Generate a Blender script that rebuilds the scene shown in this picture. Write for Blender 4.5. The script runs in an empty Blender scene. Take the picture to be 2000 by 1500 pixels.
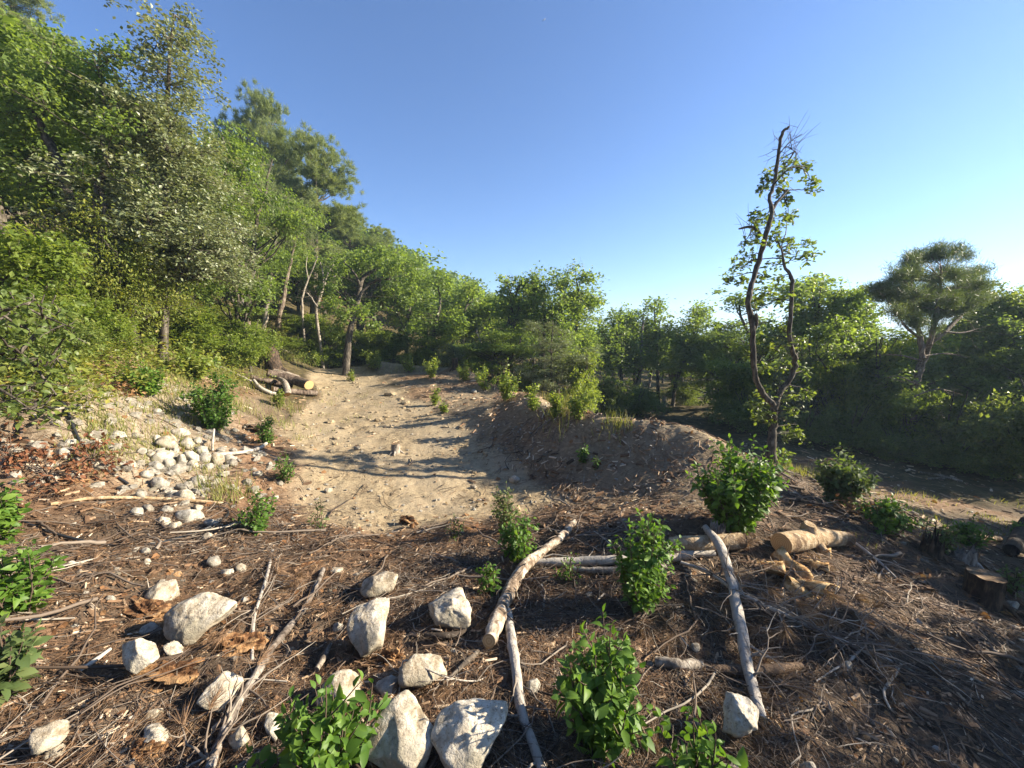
import bpy, math, random
import numpy as np
from mathutils import Vector, Matrix

# ------------------------------------------------------------------ camera, sky, sun, exposure
sc = bpy.context.scene
col = sc.collection
CZ = 1.7                                   # eye height of the camera above the trodden mound
FPX = 751.0                                # focal length in photo pixels (very wide phone lens)
PITCH = math.atan(105.0 / FPX)
cd = bpy.data.cameras.new('camera'); cam = bpy.data.objects.new('camera', cd); col.objects.link(cam)
cd.sensor_width = 36.0; cd.lens = FPX / 2000.0 * 36.0; cd.clip_start = 0.05; cd.clip_end = 4000
cam.location = (0, 0, CZ); cam.rotation_euler = (math.pi / 2 - PITCH, 0, 0)
sc.camera = cam

SUN_AZ, SUN_EL = math.radians(84), math.radians(25)      # azimuth clockwise from +Y
sun_dir = Vector((math.sin(SUN_AZ) * math.cos(SUN_EL), math.cos(SUN_AZ) * math.cos(SUN_EL), math.sin(SUN_EL)))
world = bpy.data.worlds.new('World'); sc.world = world; world.use_nodes = True
wn = world.node_tree.nodes; wl = world.node_tree.links
for n in list(wn): wn.remove(n)
sky = wn.new('ShaderNodeTexSky'); sky.sky_type = 'NISHITA'; sky.sun_disc = False
sky.sun_elevation = SUN_EL; sky.sun_rotation = SUN_AZ
sky.air_density = 1.0; sky.dust_density = 0.4; sky.ozone_density = 5.0; sky.altitude = 300
bg = wn.new('ShaderNodeBackground'); bg.inputs['Strength'].default_value = 0.0465
wo = wn.new('ShaderNodeOutputWorld')
tin = wn.new('ShaderNodeMix'); tin.data_type = 'RGBA'; tin.blend_type = 'MULTIPLY'; tin.inputs[0].default_value = 1.0; tin.inputs[7].default_value = (.90, 1.0, 1.20, 1)
wl.new(sky.outputs[0], tin.inputs[6]); wl.new(tin.outputs[2], bg.inputs[0]); wl.new(bg.outputs[0], wo.inputs[0])
sl = bpy.data.lights.new('sun', 'SUN'); sl.energy = 4.6; sl.angle = math.radians(0.5); sl.color = (1.0, 0.89, 0.71)
so = bpy.data.objects.new('sun', sl); col.objects.link(so); so.location = sun_dir * 60
so.rotation_euler = (-sun_dir).to_track_quat('-Z', 'Y').to_euler()
vs = sc.view_settings
vs.view_transform = 'Standard'; vs.look = 'None'; vs.gamma = 1.0; vs.use_curve_mapping = False; vs.exposure = 2.0
sc.cycles.use_denoising = True
sc.cycles.max_bounces = 10; sc.cycles.diffuse_bounces = 7; sc.cycles.glossy_bounces = 2
sc.cycles.transmission_bounces = 6; sc.cycles.volume_bounces = 0; sc.cycles.transparent_max_bounces = 4
sc.cycles.sample_clamp_indirect = 4.0

# ------------------------------------------------------------------ helpers: maths
def rs(seed): return np.random.default_rng(seed)
def unit(v):
    v = np.asarray(v, float); return v / np.maximum(np.linalg.norm(v, axis=-1, keepdims=True), 1e-9)
def sstep(a, b, x):
    t = np.clip((x - a) / (b - a), 0, 1); return t * t * (3 - 2 * t)
cP, sP = math.cos(PITCH), math.sin(PITCH)
def ray(px, py):
    a = (px - 1000.0) / FPX; b = (750.0 - py) / FPX
    return np.array([a, cP + b * sP, -sP + b * cP])
def P(px, py, t):                          # photo pixel and depth along the view axis -> place in the world
    return ray(px, py) * t + np.array([0, 0, CZ])
IR = np.array([1.0, 0, 0]); IU = np.array([0, sP, cP]); IF = np.array([0, cP, -sP])

def _hash(ix, iy, s):
    n = (ix.astype(np.int64) * 374761393 + iy.astype(np.int64) * 668265263 + s * 1442695041) & 0x7fffffff
    n = ((n ^ (n >> 13)) * 1274126177) & 0x7fffffff
    return ((n ^ (n >> 16)) & 0xffff) / 65535.0
def vnoise(x, y, s=0):
    ix = np.floor(x); iy = np.floor(y); fx = x - ix; fy = y - iy
    fx = fx * fx * (3 - 2 * fx); fy = fy * fy * (3 - 2 * fy)
    a = _hash(ix, iy, s); b = _hash(ix + 1, iy, s); c = _hash(ix, iy + 1, s); d = _hash(ix + 1, iy + 1, s)
    return (a + (b - a) * fx) * (1 - fy) + (c + (d - c) * fx) * fy - 0.5
def fbm(x, y, s=0, o=3):
    r = 0; k = 1.0
    for i in range(o):
        r = r + vnoise(x * 2 ** i + 17.3 * i, y * 2 ** i - 9.1 * i, s + i) * k; k *= 0.5
    return r
def noise3(p, rng, freq, n=10):
    k = unit(rng.normal(size=(n, 3))) * freq * rng.uniform(0.6, 1.6, (n, 1)); ph = rng.uniform(0, 6.3, n)
    return np.sin(p @ k.T + ph).sum(1) / math.sqrt(n)

# ------------------------------------------------------------------ helpers: meshes
def mesh(name, v, faces, mats=(), smooth=False, attrs=None, midx=None):
    """faces: list of int arrays (n, k)"""
    me = bpy.data.meshes.new(name)
    v = np.asarray(v, np.float32); faces = [np.asarray(f, np.int32) for f in faces if len(f)]
    me.vertices.add(len(v)); me.vertices.foreach_set('co', v.ravel())
    li = np.concatenate([f.ravel() for f in faces]); tot = np.concatenate([np.full(len(f), f.shape[1], np.int32) for f in faces])
    me.loops.add(len(li)); me.loops.foreach_set('vertex_index', li)
    me.polygons.add(len(tot)); st = np.zeros(len(tot), np.int32); st[1:] = np.cumsum(tot)[:-1]
    me.polygons.foreach_set('loop_start', st)
    me.polygons.foreach_set('use_smooth', np.full(len(tot), smooth))
    for m in mats: me.materials.append(m)
    if midx is not None: me.polygons.foreach_set('material_index', np.asarray(midx, np.int32))
    for k, a in (attrs or {}).items():
        at = me.attributes.new(k, 'FLOAT', 'POINT'); at.data.foreach_set('value', np.asarray(a, np.float32))
    me.update(calc_edges=True)
    return me
def obj(name, me, parent=None, loc=None, **props):
    o = bpy.data.objects.new(name, me); col.objects.link(o)
    if parent is not None: o.parent = parent
    if loc is not None: o.location = loc
    for k, v in props.items(): o[k] = v
    return o
def thing(name, label, cat, loc=(0, 0, 0), rz=0.0, group=None):
    o = bpy.data.objects.new(name, None); col.objects.link(o); o.location = loc; o.rotation_euler = (0, 0, rz)
    o.empty_display_size = 0.2
    o['label'] = label; o['category'] = cat
    if group: o['group'] = group
    return o
def tag(o, label, cat, group=None):
    o['label'] = label; o['category'] = cat
    if group: o['group'] = group
    return o
def copy_tree(o, parent=None):
    c = o.copy(); col.objects.link(c)
    if parent is not None: c.parent = parent
    for ch in o.children: copy_tree(ch, c)
    return c

class MB:                                   # collects pieces into ONE mesh
    def __init__(s): s.v = []; s.q = []; s.t = []; s.a = []; s.n = 0
    def add(s, v, q=None, t=None, tint=None):
        v = np.asarray(v).reshape(-1, 3)
        if q is not None and len(q): s.q.append(np.asarray(q).reshape(-1, 4) + s.n)
        if t is not None and len(t): s.t.append(np.asarray(t).reshape(-1, 3) + s.n)
        s.v.append(v); s.n += len(v)
        s.a.append(np.full(len(v), 0.5) if tint is None else np.broadcast_to(np.asarray(tint, float), (len(v),)))
    def data(s): return np.concatenate(s.v), s.q, s.t, np.concatenate(s.a)
    def mesh(s, name, mats, smooth=True):
        f = []
        if s.q: f.append(np.concatenate(s.q))
        if s.t: f.append(np.concatenate(s.t))
        return mesh(name, np.concatenate(s.v), f, mats, smooth, {'tint': np.concatenate(s.a)})

def tubes(mb, polys, sides, tints=None, cap=False):
    """polys: list of (pts (n,3), radii (n,))"""
    by = {}
    for i, (p, r) in enumerate(polys): by.setdefault(len(p), []).append(i)
    for n, ids in by.items():
        pts = np.array([polys[i][0] for i in ids], float); rad = np.array([polys[i][1] for i in ids], float)
        B = len(ids)
        tg = np.gradient(pts, axis=1); tg = unit(tg)
        ax = np.eye(3)[np.argmin(np.abs(tg.mean(1)), axis=1)]
        u = unit(np.cross(tg, ax[:, None, :])); w = np.cross(tg, u)
        ang = np.arange(sides) * 2 * math.pi / sides
        v = pts[:, :, None, :] + rad[:, :, None, None] * (u[:, :, None, :] * np.cos(ang)[None, None, :, None] + w[:, :, None, :] * np.sin(ang)[None, None, :, None])
        idx = np.arange(B * n * sides).reshape(B, n, sides)
        q = np.stack([idx[:, :-1], np.roll(idx[:, :-1], -1, 2), np.roll(idx[:, 1:], -1, 2), idx[:, 1:]], -1).reshape(-1, 4)
        tt = None
        if tints is not None: tt = np.repeat(np.array([tints[i] for i in ids]), n * sides)
        mb.add(v, q, None, tt)
        if cap:
            for b in range(B):
                for e, order in ((0, -1), (n - 1, 1)):
                    c = pts[b, e]; ring = v[b, e][::order]
                    tri = [(sides, k, (k + 1) % sides) for k in range(sides)]
                    mb.add(np.vstack([ring, c[None]]), None, tri, None if tints is None else tints[ids[b]])

# leaf templates: verts (along, across, up) and triangles
L2 = (np.array([(0, 0, 0), (.5, -.34, .10), (1, 0, -.04), (.5, .34, .10)]), np.array([(0, 1, 2), (0, 2, 3)]))
L6 = (np.array([(0, 0, 0), (.28, -.24, .07), (.66, -.30, .06), (1, 0, -.14), (.66, .30, .06), (.28, .24, .07), (.5, 0, 0)]),
      np.array([(6, 0, 1), (6, 1, 2), (6, 2, 3), (6, 3, 4), (6, 4, 5), (6, 5, 0)]))
LOV = (np.array([(0, 0, 0), (.16, -.15, .04), (.40, -.27, .05), (.70, -.20, -.02), (1, 0, -.20), (.70, .20, -.02), (.40, .27, .05), (.16, .15, .04), (.33, 0, .0), (.68, 0, -.06)]),
       np.array([(8, 0, 1), (8, 1, 2), (8, 2, 9), (9, 2, 3), (9, 3, 4), (9, 4, 5), (9, 5, 6), (8, 9, 6), (8, 6, 7), (8, 7, 0)]))
LOAK = (np.array([(0, 0, 0), (.22, -.10, .03), (.34, -.24, .06), (.48, -.15, .02), (.64, -.32, .05), (.76, -.18, 0), (.92, -.14, -.05), (1, 0, -.1), (.92, .14, -.05), (.76, .18, 0), (.64, .32, .05), (.48, .15, .02), (.34, .24, .06), (.22, .10, .03), (.55, 0, 0)]),
        np.array([(14, i, (i + 1) % 14) for i in range(14)]))
NEED = (np.array([(0, -.05, 0), (0, .05, 0), (1, 0, 0)]), np.array([(0, 1, 2)]))
def leaf_batch(mb, pos, axis, normal, size, tpl, tint, wid=1.0):
    tv, tf = tpl
    axis = unit(axis); side = unit(np.cross(normal, axis)); nn = np.cross(axis, side)
    s = np.asarray(size)[:, None, None]
    wid = np.asarray(wid) * np.ones(len(pos)); wid = wid[:, None, None]
    v = pos[:, None, :] + s * (tv[None, :, 0:1] * axis[:, None, :] + wid * tv[None, :, 1:2] * side[:, None, :] + tv[None, :, 2:3] * nn[:, None, :])
    N, K = len(pos), len(tv)
    f = (tf[None] + (np.arange(N) * K)[:, None, None]).reshape(-1, 3)
    mb.add(v, None, f, np.repeat(tint, K))
def rdir(rng, n): return unit(rng.normal(size=(n, 3)))

# ------------------------------------------------------------------ materials
def newmat(name):
    m = bpy.data.materials.new(name); m.use_nodes = True; nt = m.node_tree
    for n in list(nt.nodes): nt.nodes.remove(n)
    out = nt.nodes.new('ShaderNodeOutputMaterial')
    return m, nt, out
class NT:
    def __init__(s, nt, f=.88): s.nt = nt; s.f = f
    def n(s, typ, **kw):
        nd = s.nt.nodes.new(typ)
        for k, v in kw.items(): setattr(nd, k, v)
        return nd
    def l(s, a, b): s.nt.links.new(a, b)
    def ramp(s, fac, stops):
        r = s.n('ShaderNodeValToRGB'); e = r.color_ramp.elements
        while len(e) < len(stops): e.new(0.5)
        for i, (p, c) in enumerate(stops):
            e[i].position = p; e[i].color = (*c, 1) if len(c) == 3 else c
        s.l(fac, r.inputs[0]); return r.outputs[0]
    def noise(s, scale, detail=4, rough=.55, vec=None, dist=0.0):
        t = s.n('ShaderNodeTexNoise'); t.inputs['Scale'].default_value = scale; t.inputs['Detail'].default_value = detail
        t.inputs['Roughness'].default_value = rough; t.inputs['Distortion'].default_value = dist
        if vec is not None: s.l(vec, t.inputs['Vector'])
        return t.outputs['Fac']
    def mix(s, fac, a, b, mode='MIX'):
        m = s.n('ShaderNodeMix', data_type='RGBA', blend_type=mode)
        for sock, v in ((m.inputs[0], fac), (m.inputs[6], a), (m.inputs[7], b)):
            if hasattr(v, 'is_linked') or hasattr(v, 'links'): s.l(v, sock)
            elif isinstance(v, (int, float)): sock.default_value = v
            else: sock.default_value = (*v, 1)
        return m.outputs[2]
    def math(s, op, a, b=None, c=None):
        m = s.n('ShaderNodeMath', operation=op)
        for i, v in enumerate((a, b, c)):
            if v is None: continue
            if isinstance(v, (int, float)): m.inputs[i].default_value = v
            else: s.l(v, m.inputs[i])
        return m.outputs[0]
    def attr(s, name): return s.n('ShaderNodeAttribute', attribute_name=name).outputs['Fac']
    def objrand(s): return s.n('ShaderNodeObjectInfo').outputs['Random']
    def bump(s, h, strength, dist=0.02):
        b = s.n('ShaderNodeBump'); b.inputs['Strength'].default_value = strength; b.inputs['Distance'].default_value = dist
        s.l(h, b.inputs['Height']); return b.outputs[0]
    def coord(s, which='Object'): return s.n('ShaderNodeTexCoord').outputs[which]
    def bsdf(s, color, rough=.8, normal=None, spec=.3):
        p = s.n('ShaderNodeBsdfPrincipled')
        if not isinstance(color, tuple) and s.f < 1: color = s.mix(1.0, color, (s.f, s.f, s.f), 'MULTIPLY')
        if isinstance(color, tuple): p.inputs['Base Color'].default_value = (*color, 1)
        else: s.l(color, p.inputs['Base Color'])
        if isinstance(rough, (int, float)): p.inputs['Roughness'].default_value = rough
        else: s.l(rough, p.inputs['Roughness'])
        p.inputs['Specular IOR Level'].default_value = spec
        if normal is not None: s.l(normal, p.inputs['Normal'])
        return p.outputs[0]

def leaf_mat(name, stops, rough=.45, trans=.38, spec=.35, vary=.25, tcol=(1.35, 1.32, .58)):
    m, nt, out = newmat(name); t = NT(nt, 1.0)
    f = t.math('ADD', t.math('MULTIPLY', t.attr('tint'), 1 - vary), t.math('MULTIPLY', t.objrand(), vary))
    c = t.ramp(f, stops)
    b = t.bsdf(c, rough, None, spec)
    tr = t.n('ShaderNodeBsdfTranslucent'); t.l(t.mix(1.0, c, tcol, 'MULTIPLY'), tr.inputs[0])
    mx = t.n('ShaderNodeMixShader'); mx.inputs[0].default_value = trans
    t.l(b, mx.inputs[1]); t.l(tr.outputs[0], mx.inputs[2]); t.l(mx.outputs[0], out.inputs[0])
    return m
M = {}
M['oak_leaf'] = leaf_mat('oak_leaf', [(0, (.105, .150, .036)), (.5, (.160, .232, .058)), (.85, (.235, .300, .085)), (1, (.32, .31, .10))], .42, .56, .4)
M['holm_leaf'] = leaf_mat('holm_leaf', [(0, (.115, .145, .066)), (.5, (.190, .222, .112)), (.8, (.265, .275, .170)), (1, (.36, .35, .24))], .42, .3, .45)
M['pine_needle'] = leaf_mat('pine_needle', [(0, (.115, .155, .058)), (.6, (.190, .232, .085)), (1, (.27, .28, .12))], .5, .45, .3)
M['pine_dark'] = leaf_mat('pine_dark', [(0, (.050, .078, .034)), (.6, (.095, .130, .055)), (1, (.16, .19, .08))], .5, .3, .3)
M['shrub_leaf'] = leaf_mat('shrub_leaf', [(0, (.110, .165, .032)), (.5, (.190, .255, .050)), (1, (.31, .34, .085))], .45, .6)
M['yellow_leaf'] = leaf_mat('yellow_leaf', [(0, (.10, .14, .03)), (.5, (.165, .205, .04)), (.85, (.27, .27, .05)), (1, (.34, .24, .07))], .5, .45)
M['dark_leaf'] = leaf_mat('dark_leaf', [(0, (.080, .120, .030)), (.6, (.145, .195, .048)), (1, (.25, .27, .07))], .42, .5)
M['sapling_leaf'] = leaf_mat('sapling_leaf', [(0, (.050, .110, .016)), (.5, (.090, .175, .026)), (.9, (.15, .245, .038)), (1, (.23, .30, .055))], .5, .45, .3, .3)
M['dusty_leaf'] = leaf_mat('dusty_leaf', [(0, (.060, .095, .030)), (.5, (.105, .150, .050)), (.9, (.17, .20, .075)), (1, (.26, .20, .08))], .65, .4, .2, .3)
M['grass_blade'] = leaf_mat('grass_blade', [(0, (.12, .15, .035)), (.5, (.21, .22, .06)), (1, (.40, .34, .15))], .6, .4)
M['dry_leaf'] = leaf_mat('dry_leaf', [(0, (.10, .045, .022)), (.5, (.21, .105, .045)), (1, (.38, .24, .12))], .7, .25, .2)
M['red_leaf'] = leaf_mat('red_leaf', [(0, (.10, .038, .022)), (.6, (.20, .085, .042)), (1, (.33, .17, .085))], .7, .3, .2)
M['dry_needle'] = leaf_mat('dry_needle', [(0, (.095, .055, .032)), (.5, (.19, .115, .065)), (.85, (.32, .205, .12)), (1, (.42, .31, .20))], .6, .15, .25)

def bark_mat(name, dark, mid, pale, scale=26, streak=.18, bump=.7, rough=.88):
    m, nt, out = newmat(name); t = NT(nt)
    mp = t.n('ShaderNodeMapping'); mp.inputs['Scale'].default_value = (1, 1, streak); t.l(t.coord(), mp.inputs[0])
    n1 = t.noise(scale, 6, .65, mp.outputs[0], .4); n2 = t.noise(6, 3, .6, t.coord())
    f = t.math('ADD', t.math('MULTIPLY', n1, .75), t.math('MULTIPLY', n2, .35))
    f = t.math('ADD', f, t.math('MULTIPLY', t.math('SUBTRACT', t.attr('tint'), .5), .35))
    c = t.ramp(f, [(.41, dark), (.54, mid), (.68, pale)])
    t.l(t.bsdf(c, rough, t.bump(n1, bump, .02), .15), out.inputs[0]); return m
M['oak_bark'] = bark_mat('oak_bark', (.026, .021, .016), (.075, .062, .048), (.19, .165, .13))
M['pine_bark'] = bark_mat('pine_bark', (.05, .035, .026), (.16, .12, .09), (.32, .27, .21))
M['dead_wood'] = bark_mat('dead_wood', (.10, .08, .062), (.26, .22, .175), (.46, .41, .34), 30, .3, .5)
M['grey_branch'] = bark_mat('grey_branch', (.055, .042, .032), (.17, .14, .115), (.40, .36, .31), 28, .5, .8)
M['peeling_bark'] = bark_mat('peeling_bark', (.03, .022, .016), (.20, .145, .10), (.60, .52, .41), 16, .6, 1.0)
M['stripped_log'] = bark_mat('stripped_log', (.09, .055, .03), (.36, .25, .14), (.52, .40, .26), 18, .6, .5, .8)
M['dark_stump'] = bark_mat('dark_stump', (.016, .012, .009), (.05, .036, .026), (.15, .10, .065), 30, .25, 1.0)
M['rot_wood'] = bark_mat('rot_wood', (.05, .024, .012), (.17, .082, .036), (.34, .20, .095), 24, .4, 1.0)
M['bark_flake'] = bark_mat('bark_flake', (.14, .065, .025), (.42, .25, .10), (.66, .48, .26), 20, .5, .6)
M['twig'] = None
def twig_mat():
    m, nt, out = newmat('twig'); t = NT(nt)
    c = t.ramp(t.attr('tint'), [(0, (.038, .026, .018)), (.35, (.11, .078, .056)), (.7, (.23, .185, .145)), (.92, (.38, .33, .265)), (1, (.52, .46, .37))])
    n = t.noise(60, 3, .6, t.coord())
    c = t.mix(t.math('MULTIPLY', n, .5), c, (.07, .05, .038))
    t.l(t.bsdf(c, .85, None, .15), out.inputs[0]); return m
M['twig'] = twig_mat()
def chip_mat():
    m, nt, out = newmat('wood_chip'); t = NT(nt)
    c = t.ramp(t.attr('tint'), [(0, (.06, .036, .022)), (.4, (.20, .12, .068)), (.8, (.42, .30, .19)), (1, (.62, .50, .36))])
    t.l(t.bsdf(c, .85, None, .15), out.inputs[0]); return m
M['chip'] = chip_mat()
def peeled_mat():
    m, nt, out = newmat('stripped_log'); t = NT(nt); co = t.coord()
    n1 = t.noise(22, 6, .65, co, .6); n2 = t.noise(5, 5, .65, co, .8); n3 = t.noise(60, 3, .6, co)
    c = t.ramp(n1, [(.38, (.30, .20, .105)), (.52, (.42, .305, .18)), (.66, (.54, .43, .29))])
    c = t.mix(t.ramp(n2, [(.53, (0, 0, 0)), (.60, (.9, .9, .9))]), c, (.14, .085, .048))
    c = t.mix(t.ramp(n3, [(.60, (0, 0, 0)), (.68, (.8, .8, .8))]), c, (.10, .062, .036))
    t.l(t.bsdf(c, .85, t.bump(t.math('ADD', n1, n3), .7, .012), .15), out.inputs[0]); return m
M['stripped_log'] = peeled_mat()
def cut_mat():
    m, nt, out = newmat('cut_face'); t = NT(nt)
    w = t.n('ShaderNodeTexWave', wave_type='RINGS', rings_direction='SPHERICAL'); w.inputs['Scale'].default_value = 22; w.inputs['Distortion'].default_value = 1.6; w.inputs['Detail'].default_value = 2
    t.l(t.coord(), w.inputs['Vector'])
    c = t.ramp(w.outputs['Fac'], [(0, (.44, .27, .115)), (1, (.64, .44, .21))])
    c = t.mix(t.math('MULTIPLY', t.noise(9, 4, .6, t.coord()), .5), c, (.34, .21, .10))
    t.l(t.bsdf(c, .75, None, .2), out.inputs[0]); return m
M['cut_face'] = cut_mat()
M['weathered_cut'] = bark_mat('weathered_cut', (.09, .055, .03), (.24, .16, .09), (.38, .28, .17), 22, .8, .5)
def rock_mat(name='limestone', a=(.21, .165, .11), b=(.42, .365, .28), c_=(.58, .53, .44)):
    m, nt, out = newmat(name); t = NT(nt); co = t.coord()
    n1 = t.noise(9, 6, .62, co, .3); n2 = t.noise(34, 5, .7, co); n3 = t.noise(3.5, 3, .5, co)
    r = t.objrand()
    f = t.math('ADD', t.math('MULTIPLY', n1, .55), t.math('MULTIPLY', n2, .45))
    f = t.math('ADD', f, t.math('MULTIPLY', t.math('SUBTRACT', r, .5), .12))
    c = t.ramp(f, [(.38, a), (.49, b), (.60, c_)])
    c = t.mix(t.ramp(t.noise(75, 3, .6, co), [(.56, (0, 0, 0)), (.66, (.7, .7, .7))]), c, (.17, .14, .10))
    moss = t.ramp(t.math('ADD', t.math('MULTIPLY', n3, .7), t.math('MULTIPLY', n2, .3)), [(.52, (0, 0, 0)), (.62, (1, 1, 1))])
    c = t.mix(t.math('MULTIPLY', moss, .8), c, (.21, .185, .13))
    crack = t.n('ShaderNodeTexVoronoi', feature='DISTANCE_TO_EDGE'); crack.inputs['Scale'].default_value = 7
    dv = t.n('ShaderNodeVectorMath', operation='ADD'); nz = t.n('ShaderNodeTexNoise'); nz.inputs['Scale'].default_value = 8; t.l(co, nz.inputs['Vector'])
    t.l(co, dv.inputs[0]); t.l(nz.outputs['Color'], dv.inputs[1]); t.l(dv.outputs[0], crack.inputs['Vector'])
    ck = t.ramp(crack.outputs['Distance'], [(0, (0, 0, 0)), (.03, (1, 1, 1))])
    n4 = t.noise(120, 4, .7, co); h = t.math('ADD', t.math('ADD', t.math('MULTIPLY', n1, 1.0), t.math('MULTIPLY', n2, .55)), t.math('MULTIPLY', ck, .10))
    t.l(t.bsdf(c, .92, t.bump(h, .75, .02), .15), out.inputs[0]); return m
M['limestone'] = rock_mat()
M['grey_stone'] = rock_mat('grey_stone', (.17, .15, .12), (.32, .29, .24), (.48, .45, .39))
def plain(name, c, rough=.5, spec=.4):
    m, nt, out = newmat(name); t = NT(nt)
    n = t.noise(14, 3, .6, t.coord()); cc = t.mix(t.math('MULTIPLY', n, .6), c, tuple(x * .55 for x in c))
    t.l(t.bsdf(cc, rough, None, spec), out.inputs[0]); return m
M['hose'] = plain('black_rubber', (.022, .024, .028), .45, .4)
M['moon'] = plain('moon_rock', (.6, .6, .6), .9, .0)
def ground_mat():
    m, nt, out = newmat('ground_soil'); t = NT(nt); co = t.coord()
    nb = t.noise(1.1, 5, .6, co); nf = t.noise(16, 6, .68, co, .5); nx = t.noise(70, 4, .7, co); nm = t.noise(4.5, 5, .62, co, .8)
    duff = t.ramp(t.math('ADD', t.math('MULTIPLY', nf, .5), t.math('MULTIPLY', nx, .5)), [(.33, (.034, .025, .017)), (.5, (.105, .076, .052)), (.66, (.20, .15, .105))])
    duff = t.mix(t.ramp(nm, [(.45, (0, 0, 0)), (.7, (.6, .6, .6))]), duff, (.16, .115, .08))
    clay = t.ramp(t.math('ADD', t.math('MULTIPLY', nf, .55), t.math('MULTIPLY', nm, .45)), [(.36, (.17, .125, .078)), (.5, (.33, .255, .155)), (.64, (.48, .38, .235))])
    clay = t.mix(t.ramp(nb, [(.42, (0, 0, 0)), (.62, (.75, .75, .75))]), clay, (.36, .29, .195))
    clay = t.mix(t.ramp(nx, [(.58, (0, 0, 0)), (.72, (.8, .8, .8))]), clay, (.16, .115, .075))
    chalk = t.ramp(t.math('ADD', t.math('MULTIPLY', nf, .6), t.math('MULTIPLY', nx, .4)), [(.36, (.12, .085, .052)), (.5, (.26, .205, .14)), (.64, (.43, .37, .28))])
    red = t.ramp(nf, [(.35, (.13, .062, .030)), (.65, (.30, .175, .095))])
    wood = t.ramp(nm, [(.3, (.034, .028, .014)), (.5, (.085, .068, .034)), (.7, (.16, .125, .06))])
    c = t.mix(t.attr('clay'), duff, clay)
    c = t.mix(t.attr('chalk'), c, chalk)
    c = t.mix(t.attr('red'), c, red)
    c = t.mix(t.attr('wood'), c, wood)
    h = t.math('ADD', t.math('MULTIPLY', nf, .7), t.math('MULTIPLY', nx, .4))
    t.l(t.bsdf(c, .95, t.bump(h, .9, .03), .1), out.inputs[0]); return m
M['ground'] = ground_mat()
# ------------------------------------------------------------------ the ground
ctl = []
def C(px, py, drop): r = ray(px, py); t = drop / -r[2]; ctl.append(tuple(r * t))
for c in [(0,1490,1.50),(500,1490,1.60),(1000,1490,1.62),(1500,1490,1.66),(2000,1490,1.85),
          (0,1300,1.46),(300,1300,1.60),(700,1300,1.66),(1100,1300,1.68),(1500,1300,1.73),(2000,1300,2.05),
          (100,1120,1.47),(400,1120,1.68),(700,1110,1.78),(1000,1110,1.76),(1300,1090,1.74),(1600,1090,1.82),(1850,1120,1.95),(2000,1150,2.2),
          (600,1060,1.88),(820,1060,1.87),(1000,1040,1.87),(1180,1015,1.83),(1350,1000,1.80),
          (690,1015,2.15),(850,1005,2.2),(1000,1003,2.22),(1130,992,2.16),(1200,975,2.1),
          (650,930,2.15),(800,920,2.2),(1000,920,2.2),(1080,960,2.2),(620,860,2.08),(780,860,2.12),(900,860,2.12),
          (600,800,1.95),(750,800,1.98),(850,800,1.98),(600,772,1.85),(640,750,1.78),(760,762,1.80),(690,728,1.66),(930,870,2.14),
          (560,770,1.74),(620,712,1.50),
          (730,715,1.47),(880,733,1.50),(1000,783,1.57),(1100,823,1.58),(1250,857,1.61),(1380,883,1.67),(1480,940,1.82),
          (1520,920,2.32),(1600,890,3.05),(1750,950,3.1),(2000,950,3.2),(2000,1060,2.75),(1650,1010,1.95),(1770,1045,2.02),(1900,1040,2.55),
          (1300,805,3.5),(1400,800,3.5),(1250,790,3.6),(1400,850,3.2),
          (313,705,.63),(0,700,.36),(100,850,1.05),(0,1100,1.5),(0,900,1.2),(300,900,1.52),(430,850,1.68),(480,920,1.82),(560,960,2.05),
          (200,800,.93),(400,760,1.13),(490,800,1.66),(450,700,.85)]: C(*c)
ctl += [(3,9,-2.9),(3.7,7.6,-2.95),(1.8,11.5,-2.6),(0,15.5,-2.2),(-4,20,-1.6),(-10.3,17,.1),
        (20,20,-4.2),(10,25,-4.4),(30,40,-6),(25,10,-4),(15,0,-3.2),(6,-3,-2.5),(40,-10,-5),
        (-10,8,1.0),(-9,5,1.2),(-14,12,2.0),(-14,6,4),(-20,14,6),(-20,25,6),(-14,24,2),(-30,20,12),(-30,40,13),(-20,40,7),(-12,40,3),(-5,40,-1),(3,40,-4),
        (-9,0,1.5),(-15,-5,5),(-4,-3,-1.2),(0,-4,-1.6),(3,-4,-2),
        (-12,92,5.5),(-2,92,2),(-22,92,10.5),(-42,92,20),(10,92,-4),(40,90,-8),(100,90,-9),(-80,60,36),(-80,0,34),(0,-60,-3),(-60,-60,24),(80,-60,-8),
        (-40,150,16),(0,150,-4),(60,150,-10)]
ctl = np.array(ctl); cxy = ctl[:, :2]; CC = 0.5
def _phi(d2): return np.sqrt(d2 + CC * CC)
_n = len(ctl)
_A = np.zeros((_n + 3, _n + 3)); _d2 = ((cxy[:, None] - cxy[None]) ** 2).sum(-1)
_A[:_n, :_n] = _phi(_d2) - 0.02 * np.eye(_n); _A[:_n, _n] = 1; _A[:_n, _n + 1:] = cxy; _A[_n:, :_n] = _A[:_n, _n:].T
_w = np.linalg.solve(_A, np.concatenate([ctl[:, 2], np.zeros(3)]))
def Hbase(x, y):
    x = np.asarray(x, float); y = np.asarray(y, float); sh = x.shape; x = x.ravel(); y = y.ravel()
    o = np.empty(len(x))
    for s in range(0, len(x), 60000):
        xx = x[s:s + 60000]; yy = y[s:s + 60000]
        d2 = (xx[:, None] - cxy[None, :, 0]) ** 2 + (yy[:, None] - cxy[None, :, 1]) ** 2
        o[s:s + 60000] = _phi(d2) @ _w[:_n] + _w[_n] + xx * _w[_n + 1] + yy * _w[_n + 2]
    r = np.hypot(x, y); f = sstep(130, 330, r)
    o = o * (1 - f) + (-11.0 + 2 * fbm(x / 90, y / 90, 5)) * f
    return o.reshape(sh) + CZ
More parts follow.
